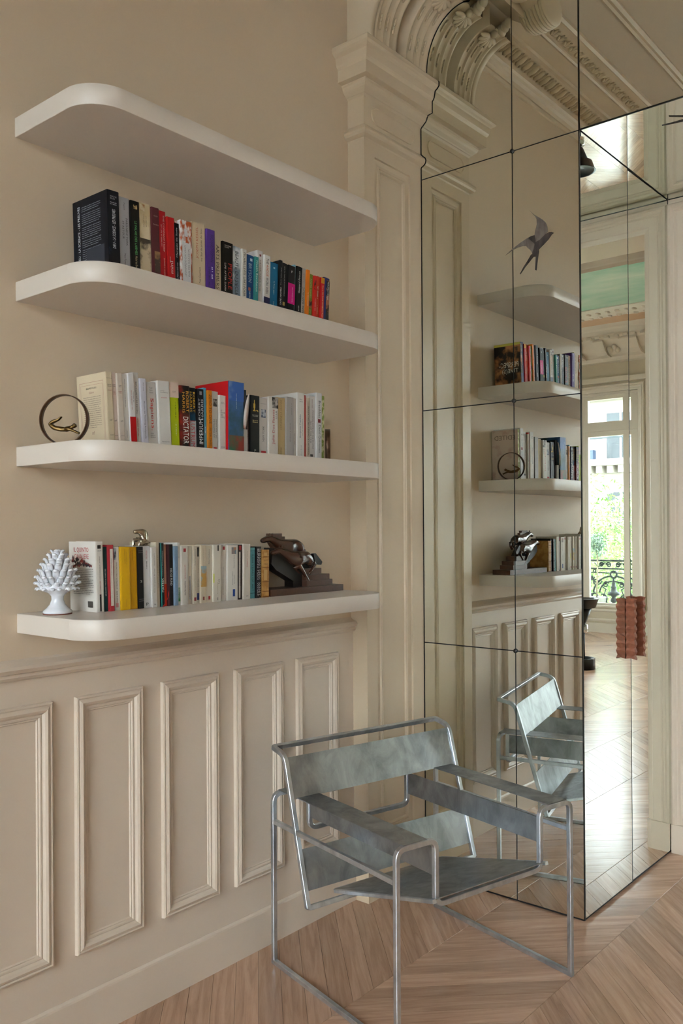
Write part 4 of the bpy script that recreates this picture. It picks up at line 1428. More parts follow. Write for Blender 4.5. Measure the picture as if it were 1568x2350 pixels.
S3 = [
    ('cream book with red-ruled printed back cover, first behind the bronze ring', '#d9c7a8', [('PHILIPPE\nSOLLERS', '#4a3f38', 'h', 0.80, 0.6, 0.04), ('L\'ECLAIRCIE', '#9a4a44', 'h', 0.73, 0.66, 0.018), ('nrf', '#4a3f38', 'h', 0.30, 0.4, 0.03), ('GALLIMARD', '#4a3f38', 'h', 0.08, 0.6, 0.012)], [(0.905, 0.908, '#6b5c50')]),
    ('thin pale pink book next to the red-ruled cream book', '#dec9bb', [('~2', '#3c332e', 'h', 0.81, 0.6, 0.04), ('~3', '#9a4a44', 'h', 0.70, 0.6, 0.05), ('nrf', '#4a3f38', 'h', 0.30, 0.5, 0.03), ('GALLIMARD', '#4a3f38', 'h', 0.08, 0.7, 0.012)]),
    ('pale beige book with two small red lines', '#d8cabb', [('~2', '#3c332e', 'h', 0.81, 0.5, 0.04), ('~2', '#9a4a44', 'h', 0.72, 0.66, 0.04), ('nrf', '#4a3f38', 'h', 0.30, 0.45, 0.03), ('GALLIMARD', '#4a3f38', 'h', 0.08, 0.6, 0.012)]),
    ('off-white book with grey vertical letters between pale beige and red-footed books', '#d8d1c8', [('~3', '#6a645f', 'u', 0.72, 0.42, 0.18), ('GRASSET', '#6a645f', 'u', 0.12, 0.12, 0.16)]),
    ('white book with solid red lower part', '#dcd8d6', [('~2', '#c08c86', 'u', 0.62, 0.30, 0.22, -0.1), ('~2', '#77706c', 'u', 0.66, 0.16, 0.18, 0.22)], [(0.0, 0.37, '#c4171f', 0.0, 1.0)]),
    ('white book with grey and red capitals running up', '#d9d4ce', [('THEORIE DE LA DICTATURE', '#57514d', 'u', 0.64, 0.46, 0.24), ('MICHEL ONFRAY', '#b5343a', 'u', 0.23, 0.27, 0.24)]),
    ('lilac white book with bold dark title', '#cfcbd6', [('Maxims for Thinking Analytically', '#2d2a35', 'd', 0.36, 0.58, 0.26), ('Dan Levy', '#4a4755', 'd', 0.87, 0.13, 0.2)]),
    ('pale grey book with large red letters', '#c9c2ba', [('Sapiens.', '#c0392f', 'd', 0.48, 0.52, 0.44), ('Yuval\nNoah\nHarari', '#5c5650', 'h', 0.87, 0.36, 0.10), ('A Brief\nHistory of\nHumankind', '#5c5650', 'h', 0.14, 0.5, 0.08)]),
    ('broad white book with tiny red title near the top', '#dbd6cf', [('michel\nhouellebecq', '#4b4642', 'h', 0.83, 0.6, 0.045), ('aneantir', '#c23a38', 'h', 0.74, 0.5, 0.02), ('Flammarion', '#57524d', 'h', 0.05, 0.6, 0.02)]),
    ('yellow green book with pale pink head', '#b5c21a', [('~2', '#5a6010', 'd', 0.56, 0.26, 0.15, 0.1), ('~2', '#e8edc2', 'd', 0.27, 0.2, 0.15, 0.1), ('~2', '#7a6a5c', 'h', 0.85, 0.35, 0.03)], [(0.76, 1.0, '#dcc3b2', 0.0, 1.0)]),
    ('black book with red glow and white title', ('#1b1614', '#a82a1c', 9), [('ROBERT', '#e0a03a', 'd', 0.74, 0.34, 0.27, 0.22), ('HARRIS', '#e0a03a', 'd', 0.72, 0.34, 0.27, -0.18), ('DICTATOR', '#f0ece6', 'd', 0.27, 0.44, 0.55)]),
    ('black and blue book with red and white title', ('#10161c', '#1d5a7a', 8), [('ROBERT', '#e0b43a', 'd', 0.76, 0.34, 0.29, 0.22), ('HARRIS', '#e0b43a', 'd', 0.76, 0.34, 0.29, -0.2), ('LUSTRUM', '#c23030', 'd', 0.23, 0.44, 0.62)], [(0.02, 0.45, '#b9bcbf', 0.04, 0.96)]),
    ('black book with silver lettering between the blue-edged books', '#18181b', [('ROBERT', '#c9c9cb', 'u', 0.66, 0.36, 0.28, -0.22), ('HARRIS', '#c9c9cb', 'u', 0.66, 0.34, 0.28, 0.2), ('IMPERIUM', '#e9e9ea', 'u', 0.28, 0.42, 0.55)], [(0.90, 0.96, '#8d8d90', 0.35, 0.7)]),
    ('thin sky blue book', '#5aa6c4', [('~2', '#e6f0f4', 'd', 0.3, 0.12, 0.4)]),
    ('narrow orange book with dark spaced title', '#d9821f', [('ZERO TO ONE', '#5a3510', 'd', 0.68, 0.50, 0.58), ('PETER THIEL', '#7a4a18', 'd', 0.20, 0.32, 0.4)]),
    ('off-white book with grey engraving and red dot at foot', '#cdc6bb', [('LES TRAPPEURS', '#57514a', 'u', 0.36, 0.32, 0.2, -0.15), ('DE L\'ARKANSAS', '#57514a', 'u', 0.36, 0.32, 0.2, 0.18)], [(0.74, 0.87, ('#a19a90', '#4a453f', 70), 0.2, 0.85), (0.0, 0.04, '#b52a30', 0.25, 0.75)]),
    ('small white book with black capitals before the big red cover', '#d8d1c8', [('JULIEN\nGRACQ', '#3b3632', 'h', 0.86, 0.5, 0.04), ('LE\nRIVAGE\nDES\nSYRTES', '#2e2a27', 'h', 0.66, 0.62, 0.15), ('JOSE CORTI', '#57514a', 'h', 0.05, 0.55, 0.03)]),
    ('tall book with bright red cover and blue painted mountain spine', ('#3f6390', '#2c4a3c', 7), [('~2', '#c9d3dc', 'u', 0.72, 0.22, 0.05)], [(0.72, 1.0, ('#3c63a8', '#7b93b8', 9), 0.02, 1.0), (0.0, 0.22, ('#2f6a4c', '#8a3a30', 12), 0.02, 1.0)], 0.02),
    ('thin black hardback behind the feather', '#1e1c1d', []),
    ('dark brown narrow book beside the feather', '#4a3634', [('~3', '#9a8480', 'u', 0.36, 0.6, 0.35)]),
    ('black book with golden trophy figure on the spine', '#1d1f20', [('~2', '#c9c4ba', 'h', 0.65, 0.6, 0.04), ('~2', '#d9c48a', 'h', 0.55, 0.55, 0.06), ('P', '#d9d6cf', 'h', 0.04, 0.16, 0.04)], [(0.82, 0.92, '#d9b45a', 0.37, 0.45), (0.78, 0.86, '#d9b45a', 0.31, 0.51), (0.74, 0.79, '#d9b45a', 0.35, 0.47), (0.725, 0.745, '#d9b45a', 0.27, 0.55), (0.735, 0.75, '#d9b45a', 0.62, 0.80), (0.72, 0.735, '#d9b45a', 0.74, 0.84)]),
    ('light grey book with city photograph and red dot', '#c9c1b8', [('NEW YORK', '#3e3a36', 'u', 0.36, 0.28, 0.22), ('~2', '#6a645d', 'h', 0.90, 0.7, 0.018)], [(0.65, 0.80, ('#c9ccd2', '#5a5f70', 40), 0.25, 0.8), (0.0, 0.05, '#b52a30', 0.25, 0.8)]),
    ('white book with portrait photograph and red vertical name', '#d8d0c6', [('John Dos Passos', '#b83a3c', 'u', 0.48, 0.60, 0.30, 0.02), ('U.S.A', '#2e2a28', 'u', 0.70, 0.13, 0.16, 0.28)], [(0.81, 1.0, ('#2a2624', '#b9b2aa', 34), 0.35, 0.98)]),
    ('tan book with faint capitals beside the portrait spine', '#c3a97a', [('CATHERINE LA GRANDE', '#8a7348', 'u', 0.70, 0.52, 0.2), ('FAYARD', '#6a5836', 'u', 0.08, 0.12, 0.14, 0.0)]),
    ('mid grey book with faded lettering', '#a8a29c', [('~3', '#837d77', 'u', 0.40, 0.32, 0.2, 0.0), ('~2', '#837d77', 'u', 0.8, 0.2, 0.16, 0.2)]),
    ('thin pale grey book beside the mid grey one', '#c0b8ae', [('~2', '#7a736b', 'u', 0.32, 0.22, 0.34)]),
    ('tall white book with black and red heading', '#d9d3ca', [('Benjamin Franklin', '#35506a', 'u', 0.48, 0.36, 0.26, -0.1), ('une vie exemplaire', '#6a645d', 'u', 0.46, 0.26, 0.15, 0.2), ('Walter\nIsaacson', '#3a3632', 'h', 0.88, 0.46, 0.05), ('A  L  I  S  I  O', '#6a645d', 'u', 0.10, 0.16, 0.14)]),
    ('very thin red book', '#b8362f', []),
    ('thin beige book with black capitals', '#b9ac98', [('LA GRANDE FALSIFICATION', '#2b2724', 'u', 0.56, 0.58, 0.5), ('~2', '#4b4540', 'u', 0.14, 0.2, 0.3)]),
    ('white book with two rows of grey capitals and round mark', '#d2cdc8', [('FOOLING SOME OF THE PEOPLE', '#5a5553', 'd', 0.46, 0.62, 0.17, 0.15), ('ALL OF THE TIME', '#5a5553', 'd', 0.42, 0.36, 0.17, -0.15), ('EINHORN', '#9a6a62', 'd', 0.88, 0.14, 0.16, 0.05)], [(0.02, 0.06, '#4b4744', 0.3, 0.7)]),
    ('white book with black serif title and red dot', '#d5d1cf', [('Breathless', '#2c2a2c', 'd', 0.75, 0.26, 0.36, 0.05), ('David Quammen', '#2c2a2c', 'd', 0.30, 0.42, 0.36, 0.05)], [(0.545, 0.60, '#8a2a30', 0.3, 0.75)]),
    ('green speckled book with pink stained cover at the row end', ('#8d9a4a', '#d6d3a2', 60), []),
]
S4 = [
    ('white book with red title on its back cover beside the ceramic pine cone', '#dcd5cb', [('LARRY COLLINS E DOMINIQUE LAPIERRE', '#6a625a', 'u', 0.55, 0.48, 0.16), ('IL QUINTO CAVALIERE', '#b5564c', 'u', 0.33, 0.22, 0.16), ('OSCAR', '#4a443e', 'h', 0.87, 0.5, 0.02)], [(0.90, 0.95, '#2b2623', 0.25, 0.7), (0.01, 0.25, '#26221f', 0.4, 0.62)]),
    ('thin dark green book with small white title', '#173c3c', [('LES GRANDES TABLES DU MONDE 2022', '#d8dcd8', 'u', 0.45, 0.42, 0.28)]),
    ('red book with white label strip', '#b3333a', [('~4', '#8a7d72', 'u', 0.5, 0.6, 0.16)], [(0.08, 0.94, '#d9d0c4', 0.3, 0.85)]),
    ('white book with small car photograph at its head', '#d8d1c6', [('LE MAITRE DU HAUT CHATEAU', '#3a3531', 'u', 0.55, 0.42, 0.20), ('PHILIP K. DICK', '#3a3531', 'u', 0.22, 0.18, 0.22)], [(0.80, 0.98, ('#4a4a50', '#a9adb3', 40), 0.08, 0.5), (0.05, 0.12, '#c98a84', 0.3, 0.7)]),
    ('yellow book with faint brown lettering beside the car-photo spine', '#dba919', [('DANIEL KAHNEMAN', '#9a6c10', 'u', 0.85, 0.22, 0.11, -0.06), ('~2', '#a87a14', 'u', 0.83, 0.22, 0.09, 0.12), ('Champs', '#b8860f', 'u', 0.11, 0.12, 0.14)]),
    ('yellow book with faint brown lettering beside the black spine', '#d99f17', [('~2', '#9a6c10', 'u', 0.87, 0.18, 0.11, -0.06), ('~4', '#b87a12', 'u', 0.62, 0.32, 0.11, 0.1), ('Champs', '#b8860f', 'u', 0.11, 0.12, 0.14)]),
    ('black book with silver rings under the silver horse bust', '#1c1b1c', [('S', '#cfcac2', 'h', 0.44, 0.35, 0.04)], [(0.90, 0.905, '#9a9590'), (0.93, 0.935, '#9a9590'), (0.12, 0.125, '#9a9590'), (0.15, 0.155, '#9a9590')]),
    ('grey white book with black and red capitals', '#cfccca', [('~2', '#2c2a2a', 'u', 0.70, 0.12, 0.2), ('TECUMSEH', '#b53a3a', 'u', 0.86, 0.14, 0.2), ('P', '#2c2a2a', 'h', 0.06, 0.3, 0.05)]),
    ('slim off-white book with lowercase grey title', '#d3cdc5', [('Precis des guerres de Cesar', '#4e4944', 'u', 0.45, 0.40, 0.26), ('Napoleon Bonaparte', '#6a645e', 'u', 0.80, 0.2, 0.2), ('B', '#2c2a2a', 'h', 0.05, 0.3, 0.02)]),
    ('thin cream book with red ribbon marker hanging from it', '#cdbfa6', [('~2', '#97896f', 'u', 0.55, 0.5, 0.34)]),
    ('black book with turquoise edge and white techno title', '#1a1b1c', [('MATRIX', '#f0f0ee', 'u', 0.34, 0.22, 0.5), ('machine philosophique', '#c8cac8', 'u', 0.68, 0.40, 0.30)], [(0.0, 1.0, '#2fa39c', 0.0, 0.28)]),
    ('peach book with orange red lower part', '#d8a489', [('~2', '#a8755c', 'u', 0.62, 0.4, 0.2)], [(0.0, 0.36, '#e2401f', 0.0, 1.0)]),
    ('very thin dark maroon book', '#4a2228', []),
    ('glossy black book with white bold title', '#1d1817', [('HEDGE FUND', '#ece8e4', 'd', 0.47, 0.28, 0.46)]),
    ('slate blue book beside the glossy black one', '#7d93a8', [('~4', '#5a6e84', 'u', 0.42, 0.5, 0.3), ('~2', '#5a6e84', 'u', 0.85, 0.2, 0.26)]),
    ('thin white book with green tab', '#d8d6ce', [('~2', '#6a6a62', 'd', 0.85, 0.2, 0.3), ('~2', '#3a6a4a', 'u', 0.2, 0.1, 0.3)], [(0.06, 0.28, ('#2f8a4a', '#d8d6ce', 20), 0.2, 0.9)]),
    ('off-white book with red lettering and red dot at head', '#cfc7bb', [('LES INNOVATEURS', '#b5605a', 'd', 0.56, 0.24, 0.2), ('WALTER ISAACSON', '#2f2b28', 'u', 0.28, 0.24, 0.2)], [(0.90, 0.96, '#a33238', 0.3, 0.65)]),
    ('pale cream book with grey framed strip', '#d3c8b5', [('~2', '#8d857a', 'u', 0.30, 0.36, 0.24)], [(0.08, 0.48, '#b5b3b6', 0.42, 0.75)]),
    ('slim cream book with black name near the top beside the framed strip', '#c9bda8', [('Michel Houellebecq', '#3f3a34', 'u', 0.80, 0.28, 0.3), ('Les particules elementaires', '#8d8474', 'u', 0.40, 0.36, 0.24)], [(0.05, 0.11, '#8a3a40', 0.25, 0.75)]),
    ('thin beige book with navy tab at foot', '#c3b7a4', [('Si c\'est un homme', '#6d6558', 'u', 0.66, 0.24, 0.3), ('Primo Levi', '#4a443c', 'u', 0.36, 0.14, 0.3)], [(0.06, 0.18, '#33386a', 0.1, 0.9), (0.82, 0.98, '#45423e', 0.2, 0.8)]),
    ('beige book with watercolour townscape on spine', '#cbbca2', [('~2', '#8a7f6c', 'u', 0.74, 0.4, 0.16)], [(0.28, 0.64, ('#b58c4c', '#8fa3a8', 30), 0.0, 1.0), (0.05, 0.11, '#8a4a44', 0.35, 0.65)]),
    ('cream book with black name above faint yellow title', '#d0c5b0', [('Michel Houellebecq', '#3f3a34', 'u', 0.80, 0.26, 0.2), ('La possibilite d\'une ile', '#c0b184', 'u', 0.52, 0.3, 0.18)], [(0.05, 0.11, '#a33238', 0.4, 0.7)]),
    ('off-white book with yellow green tab at mid height', '#d2c9b8', [('~2', '#b3a88e', 'u', 0.26, 0.24, 0.18), ('Lutz', '#2f2b28', 'u', 0.36, 0.08, 0.2, 0.15), ('II', '#2f2b28', 'u', 0.05, 0.04, 0.16)], [(0.34, 0.50, '#c9cf2a', 0.0, 0.12), (0.90, 1.0, '#4a4740', 0.5, 0.68)]),
    ('warm white book with small red dot near head', '#cfc6b9', [('~5', '#8d847a', 'u', 0.36, 0.5, 0.16)], [(0.91, 0.97, '#a33238', 0.45, 0.75)]),
    ('broad white book with tiny painting at head and blue tab at foot', '#d5cec3', [('Dominique Lapierre', '#57514b', 'u', 0.40, 0.24, 0.11, -0.02), ('Larry Collins', '#57514b', 'u', 0.38, 0.16, 0.11, 0.14), ('Cette nuit la liberte', '#7a736b', 'u', 0.70, 0.24, 0.11, 0.1)], [(0.84, 0.96, ('#6a7a80', '#a8785a', 40), 0.38, 0.82), (0.07, 0.20, '#2f4a8a', 0.5, 0.72)]),
    ('dark brown book with white outlined strip and red dot', '#332826', [('~4', '#6a605a', 'u', 0.5, 0.5, 0.16)], [(0.90, 0.98, '#a33238', 0.3, 0.75), (0.03, 0.87, '#cfc6bc', 0.30, 0.60)]),
    ('warm grey white book with red vertical word beside the turquoise book', '#cbc1b2', [('Malaparte', '#b5544c', 'u', 0.66, 0.15, 0.2), ('Kaputt', '#8d847a', 'u', 0.82, 0.1, 0.18), ('nrf', '#57514a', 'h', 0.06, 0.3, 0.03)]),
    ('turquoise book with slanted dark title', '#5f9a9c', [('10,000 YEARS OF ART', '#1f3c40', 'd', 0.52, 0.76, 0.36)], [(0.10, 0.11, '#2f5a5c'), (0.93, 0.94, '#2f5a5c')]),
    ('black book with white bold lettering touching the turquoise book', '#171618', [('BURNING MAN  WHAT', '#dcdadb', 'd', 0.50, 0.92, 0.44)]),
    ('black book with white bold lettering touching the old leather book', '#1a191b', [('BURNING MAN  WHAT', '#dcdadb', 'd', 0.50, 0.92, 0.44)]),
    ('old tan leather book with worn gilt bands against the wooden horses', ('#a8763c', '#c39556', 30), [('FABLES', '#6d4520', 'h', 0.70, 0.6, 0.03), ('ESOPE', '#6d4520', 'h', 0.78, 0.5, 0.025)], [(0.0, 0.03, '#7a4f24'), (0.12, 0.135, '#7a4f24'), (0.32, 0.335, '#7a4f24'), (0.62, 0.635, '#7a4f24'), (0.84, 0.855, '#7a4f24'), (0.36, 0.58, '#c9a068', 0.25, 0.7), (0.87, 0.94, '#c9a068', 0.25, 0.7)]),
]
assert len(S2) == len(G2) and len(S3) == len(G3) and len(S4) == len(G4), (len(S2), len(G2), len(S3), len(G3), len(S4), len(G4))
BK = {}
for sh, GG, SS in ((2, G2, S2), (3, G3, S3), (4, G4, S4)):
    for i, (g, s) in enumerate(zip(GG, SS)):
        BK[(sh, i)] = make_book(sh, i, g, s)


def para(mb, x0, x1, ztop, n, dz, hh, y, seed, s=1):
    """rows of print too small to read: letter-sized ticks"""
    rr = random.Random(seed)
    for k in range(n):
        x = x0
        end = x1 - (rr.random() * 0.3 * (x1 - x0) if k % 6 == 5 or k == n - 1 else 0)
        z = ztop - k * dz
        while x < end:
            w = rr.uniform(0.0007, 0.0016)
            q = hh * rr.uniform(0.6, 1.0)
            mb.add([(x, y, z - hh), (x + w, y, z - hh), (x + w, y, z - hh + q), (x, y, z - hh + q)], [(0, 1, 2, 3)])
            x += w + rr.choice((0.0004, 0.0004, 0.0004, 0.0004, 0.0016))


# outward covers: faces turned to -y (y = 0 of the book) and to +y (y = thickness)
e, cv, d, th, h = BK[(2, 0)]
ND, NZ = (1, 0, 0), (0, 0, 1)
text('DIEU - LA SCIENCE - LES PREUVES', cv, (-d + 0.030, -0.0006, 0.165), (0, 0, 1), (-1, 0, 0), 0.165, 0.0105, ink('#dfe3ea'))
mb = MB()
para(mb, -d + 0.045, -0.034, 0.243, 3, 0.0058, 0.0026, -0.0006, 1)
para(mb, -d + 0.045, -0.034, 0.222, 6, 0.0058, 0.0024, -0.0006, 2)
para(mb, -d + 0.045, -0.034, 0.184, 6, 0.0058, 0.0024, -0.0006, 3)
para(mb, -d + 0.045, -0.034, 0.146, 4, 0.0058, 0.0024, -0.0006, 4)
para(mb, -d + 0.045, -0.034, 0.120, 6, 0.0058, 0.0024, -0.0006, 5)
mb.obj('printed_text', ink('#8e939d'), cv)
MB().add([(-d + 0.065, -0.0009, 0.004), (-0.018, -0.0009, 0.004), (-0.018, -0.0009, 0.118), (-d + 0.065, -0.0009, 0.118)], [(0, 1, 2, 3)]).obj('barcode_label', cover_mat('#3a3d45'), cv)
e, cv, d, th, h = BK[(3, 0)]
mb = MB()
for ins, wdt in ((0.014, 0.0008), (0.019, 0.0006)):
    x0, x1, z0, z1 = -d + ins, -ins * 0.9, ins + 0.002, h - ins * 1.6
    for (a, b, c, dd) in ((x0, x1, z0, z0 + wdt), (x0, x1, z1 - wdt, z1), (x0, x0 + wdt, z0, z1), (x1 - wdt, x1, z0, z1)):
        mb.add([(a, -0.0005, c), (b, -0.0005, c), (b, -0.0005, dd), (a, -0.0005, dd)], [(0, 1, 2, 3)])
mb.obj('ruled_frame', ink('#a8645a'), cv)
text('PHILIPPE SOLLERS', cv, (-d / 2, -0.0006, h - 0.040), ND, NZ, 0.050, 0.005, ink('#57483e'))
text('L\'Eclaircie', cv, (-d / 2, -0.0006, h - 0.052), ND, NZ, 0.024, 0.006, ink('#a04a44'))
text('nrf', cv, (-d / 2, -0.0006, 0.048), ND, NZ, 0.011, 0.010, ink('#8a4a44'))
mb = MB()
para(mb, -d + 0.030, -0.028, h - 0.064, 16, 0.0058, 0.0022, -0.0006, 6)
mb.obj('printed_text', ink('#8a786a'), cv)
e, cv, d, th, h = BK[(4, 0)]
text('IL QUINTO', cv, (-d / 2 - 0.004, -0.0006, h - 0.024), ND, NZ, 0.072, 0.015, ink('#b5242a'))
text('CAVALIERE', cv, (-d / 2 - 0.003, -0.0006, h - 0.042), ND, NZ, 0.070, 0.014, ink('#b5242a'))
mb = MB()
rr = random.Random(5)
for k in range(46):
    t = k / 45
    cx = -d + 0.018 + 0.092 * t
    cz = h - 0.058 - 0.022 * max(0, t - 0.5) + rr.uniform(-0.012, 0.010) * (1.1 - t)
    w, q = rr.uniform(0.003, 0.007) * (1.15 - 0.6 * t), rr.uniform(0.004, 0.010) * (1.15 - 0.6 * t)
    mb.add([(cx - w, -0.0007 - 0.00001 * k, cz), (cx, -0.0007 - 0.00001 * k, cz - q), (cx + w, -0.0007 - 0.00001 * k, cz), (cx, -0.0007 - 0.00001 * k, cz + q)], [(0, 1, 2, 3)])
mb.obj('cover_picture', mat('grape_print', '#2b2430', 0.5, color2='#a04038', ramp=(0.5, 0.62), vscale=60), cv)
mb = MB()
para(mb, -d + 0.018, -0.014, h - 0.076, 15, 0.0050, 0.0022, -0.0006, 9)
mb.obj('printed_text', ink('#5a544e'), cv)
mb = MB()
for k in range(14):
    x = -0.042 + k * 0.0017
    w = 0.0008 if k % 3 else 0.0012
    mb.add([(x, -0.0007, 0.012), (x + w, -0.0007, 0.012), (x + w, -0.0007, 0.030), (x, -0.0007, 0.030)], [(0, 1, 2, 3)])
mb.obj('barcode', ink('#2b2826'), cv)
e, cv, d, th, h = BK[(2, 31)]
mb = MB()
mb.add([(-d, th + 0.0004, 0.0), (0, th + 0.0004, 0.0), (0, th + 0.0004, h), (-d, th + 0.0004, h)], [(0, 1, 2, 3)])
mb.obj('jacket_edge', cover_mat('#d9cf6a'), cv)
mb = MB()
mb.add([(-d, th + 0.0008, 0.016), (0, th + 0.0008, 0.016), (0, th + 0.0008, h - 0.012), (-d, th + 0.0008, h - 0.012)], [(0, 1, 2, 3)])
mb.obj('cover_picture', mat('perspective_print', '#17110d', 0.4, color2='#c98a5c', ramp=(0.44, 0.58), vscale=16), cv)
text('PERSPEC-', cv, (-d * 0.45, th + 0.0014, h * 0.52), (-1, 0, 0), NZ, d * 0.74, 0.025, ink('#ece8e0'))
text('TIVE(S)', cv, (-d * 0.40, th + 0.0014, h * 0.37), (-1, 0, 0), NZ, d * 0.62, 0.026, ink('#ece8e0'))
e, cv, d, th, h = BK[(3, 31)]
mb = MB()
mb.add([(-d, th + 0.0006, 0.0), (0, th + 0.0006, 0.0), (0, th + 0.0006, h), (-d, th + 0.0006, h)], [(0, 1, 2, 3)])
mb.obj('cover_picture', mat('edited_print', '#cdb7a8', 0.5, color2='#a3605a', ramp=(0.5, 0.8), vscale=14), cv)
text('EDITED', cv, (-d * 0.5, th + 0.0012, h * 0.85), (-1, 0, 0), NZ, d * 0.80, 0.022, ink('#7d6a5c'))
e, cv, d, th, h = BK[(3, 17)]
mb = MB()
mb.add([(-d, -0.0005, 0.0), (-0.002, -0.0005, 0.0), (-0.002, -0.0005, h), (-d, -0.0005, h)], [(0, 1, 2, 3)])
mb.obj('red_cover', cover_mat('#c5161c'), cv)
flush_texts()

# ================================================================== sculptures and ornaments
# ---- white glazed ceramic pine cone
M_CER = mat('white_glaze', '#e6e7ec', 0.12, var=0.02, coat=0.6)
pc = empty('ceramic_pine_cone', (0.105, 1.330, 1.263))
pc.scale = (0.87, 0.87, 0.99)
tag(pc, 'white glazed ceramic pine cone on a flared foot beside the books', 'ornament')
MB().lathe([(0.0, 0.002), (0.042, 0.002), (0.0455, 0.005), (0.0445, 0.010), (0.034, 0.017), (0.024, 0.027), (0.0185, 0.040), (0.0195, 0.050), (0.029, 0.059), (0.047, 0.066), (0.060, 0.073), (0.053, 0.085), (0.041, 0.115), (0.022, 0.145), (0.008, 0.160), (0.0, 0.163)], 28).obj('foot_and_core', M_CER, pc)
MB().lathe([(0.043, 0.0), (0.0447, 0.0005), (0.0447, 0.0028), (0.042, 0.003)], 28).obj('unglazed_rim', mat('terracotta', '#8a4a34', 0.8), pc)
sc = MB()
# a finger shaped scale curling outward at its tip (local x outward, z up)
path, rad, wid = [], [], []
sp = [(-0.008, -0.020), (-0.001, -0.008), (0.002, 0.004), (0.0035, 0.012), (0.0062, 0.0175), (0.0100, 0.0190), (0.0125, 0.0175)]
vs, fs = [], []
ns = 8
for k, (a, b) in enumerate(sp):
    w = [0.0085, 0.0090, 0.0092, 0.0090, 0.0084, 0.0070, 0.004][k]
    t = [0.004, 0.0046, 0.0046, 0.0042, 0.004, 0.0036, 0.002][k]
    k0, k1 = max(0, k - 1), min(len(sp) - 1, k + 1)
    tg = Vector((sp[k1][0] - sp[k0][0], sp[k1][1] - sp[k0][1])).normalized()
    for i in range(ns):
        an = 2 * math.pi * i / ns
        o = math.cos(an) * t
        vs.append((a + tg.y * o, math.sin(an) * w, b - tg.x * o))
for k in range(len(sp) - 1):
    for i in range(ns):
        j = (i + 1) % ns
        fs.append((k * ns + i, k * ns + j, (k + 1) * ns + j, (k + 1) * ns + i))
fs.append(tuple(range((len(sp) - 1) * ns, len(sp) * ns)))
sc.add(vs, fs, 0, True)
sc_me = sc.mesh('scale', M_CER)
for row, (rr, zz, n, tilt, sca) in enumerate([(0.048, 0.071, 15, 66, 0.85), (0.051, 0.079, 16, 40, 0.95), (0.050, 0.090, 15, 24, 1.05), (0.044, 0.104, 14, 13, 1.15), (0.036, 0.118, 12, 7, 1.2), (0.028, 0.131, 9, 4, 1.2), (0.019, 0.144, 7, 2, 1.15), (0.009, 0.156, 4, 0, 1.05)]):
    for k in range(n):
        a = 2 * math.pi * (k + 0.5 * (row % 2)) / n + random.uniform(-0.06, 0.06)
        o = link('scale', sc_me, pc, (rr * math.cos(a), rr * math.sin(a), zz))
        o.rotation_euler = Euler((0, R(tilt), a), 'XYZ')
        o.scale = (sca, sca, sca)

# ---- bronze gymnast in a ring, one at each end of its shelf
M_BRZ = mat('dark_bronze', '#6a5330', 0.30, 0.9, var=0.3, vscale=60)
M_RING = mat('brown_patina', '#5a4434', 0.42, 0.85, var=0.25, vscale=30)


def ring_sculpture(loc, ang, label):
    e = empty('ring_sculpture', loc, (0, 0, ang))
    tag(e, label, 'sculpture', 'bronze ring sculptures')
    mb = MB()
    n = 48
    r0, r1, w = 0.0655, 0.068, 0.0095
    vs, fs = [], []
    for k in range(n):
        a = 2 * math.pi * k / n
        for (r, y) in ((r0, -w), (r1, -w), (r1, w), (r0, w)):
            vs.append((r * math.cos(a), y, 0.068 + r * math.sin(a)))
    for k in range(n):
        k2 = (k + 1) % n
        for i in range(4):
            j = (i + 1) % 4
            fs.append((k * 4 + i, k * 4 + j, k2 * 4 + j, k2 * 4 + i))
    mb.add(vs, fs, 0, True)
    mb.obj('ring', M_RING, e)
    c = 0.068
    q = lambda x, z, y=0.0: (x, y, c + z)
    pts = [q(-0.004, -0.027), q(0.006, -0.026), q(0.0135, -0.024), q(0.022, -0.021), q(0.030, -0.0165), q(0.034, -0.013),   # waist, chest, shoulders, neck, head, crown
           q(-0.014, -0.0255), q(-0.022, -0.024, 0.003), q(-0.032, -0.019, 0.003), q(-0.0415, -0.010, 0.003), q(-0.030, -0.003, 0.003), q(-0.0165, 0.001, 0.003), q(-0.0075, 0.009, 0.003),
           q(-0.022, -0.024, -0.003), q(-0.032, -0.019, -0.003), q(-0.0415, -0.011, -0.003), q(-0.030, -0.004, -0.003), q(-0.0165, 0.000, -0.003), q(-0.0085, 0.008, -0.003),
           q(0.016, -0.027, 0.006), q(0.029, -0.0315, 0.004), q(0.0440, -0.0375, 0.002), q(0.016, -0.027, -0.006), q(0.029, -0.0315, -0.004), q(0.0440, -0.0395, -0.002)]
    ed = [(0, 1), (1, 2), (2, 3), (3, 4), (4, 5), (0, 6), (6, 7), (7, 8), (8, 9), (9, 10), (10, 11), (11, 12), (6, 13), (13, 14), (14, 15), (15, 16), (16, 17), (17, 18), (2, 19), (19, 20), (20, 21), (2, 22), (22, 23), (23, 24)]
    rad = [0.0046, 0.0056, 0.0062, 0.0030, 0.0052, 0.0042, 0.0052, 0.0050, 0.0044, 0.0036, 0.0036, 0.0021, 0.0014, 0.0050, 0.0044, 0.0036, 0.0036, 0.0021, 0.0014, 0.0030, 0.0023, 0.0018, 0.0030, 0.0023, 0.0018]
    skin('gymnast', pts, ed, [r_ * 1.45 for r_ in rad], M_BRZ, e)
    return e


ring_sculpture((0.152, 1.324, 1.724), math.atan2(0.53, 0.848), 'bronze ring with a diving gymnast before the cream book')
ring_sculpture((0.134, 2.432, 1.724), math.atan2(-0.755, 0.655) + math.pi, 'bronze ring with a gymnast at the shelf end by the pilaster')

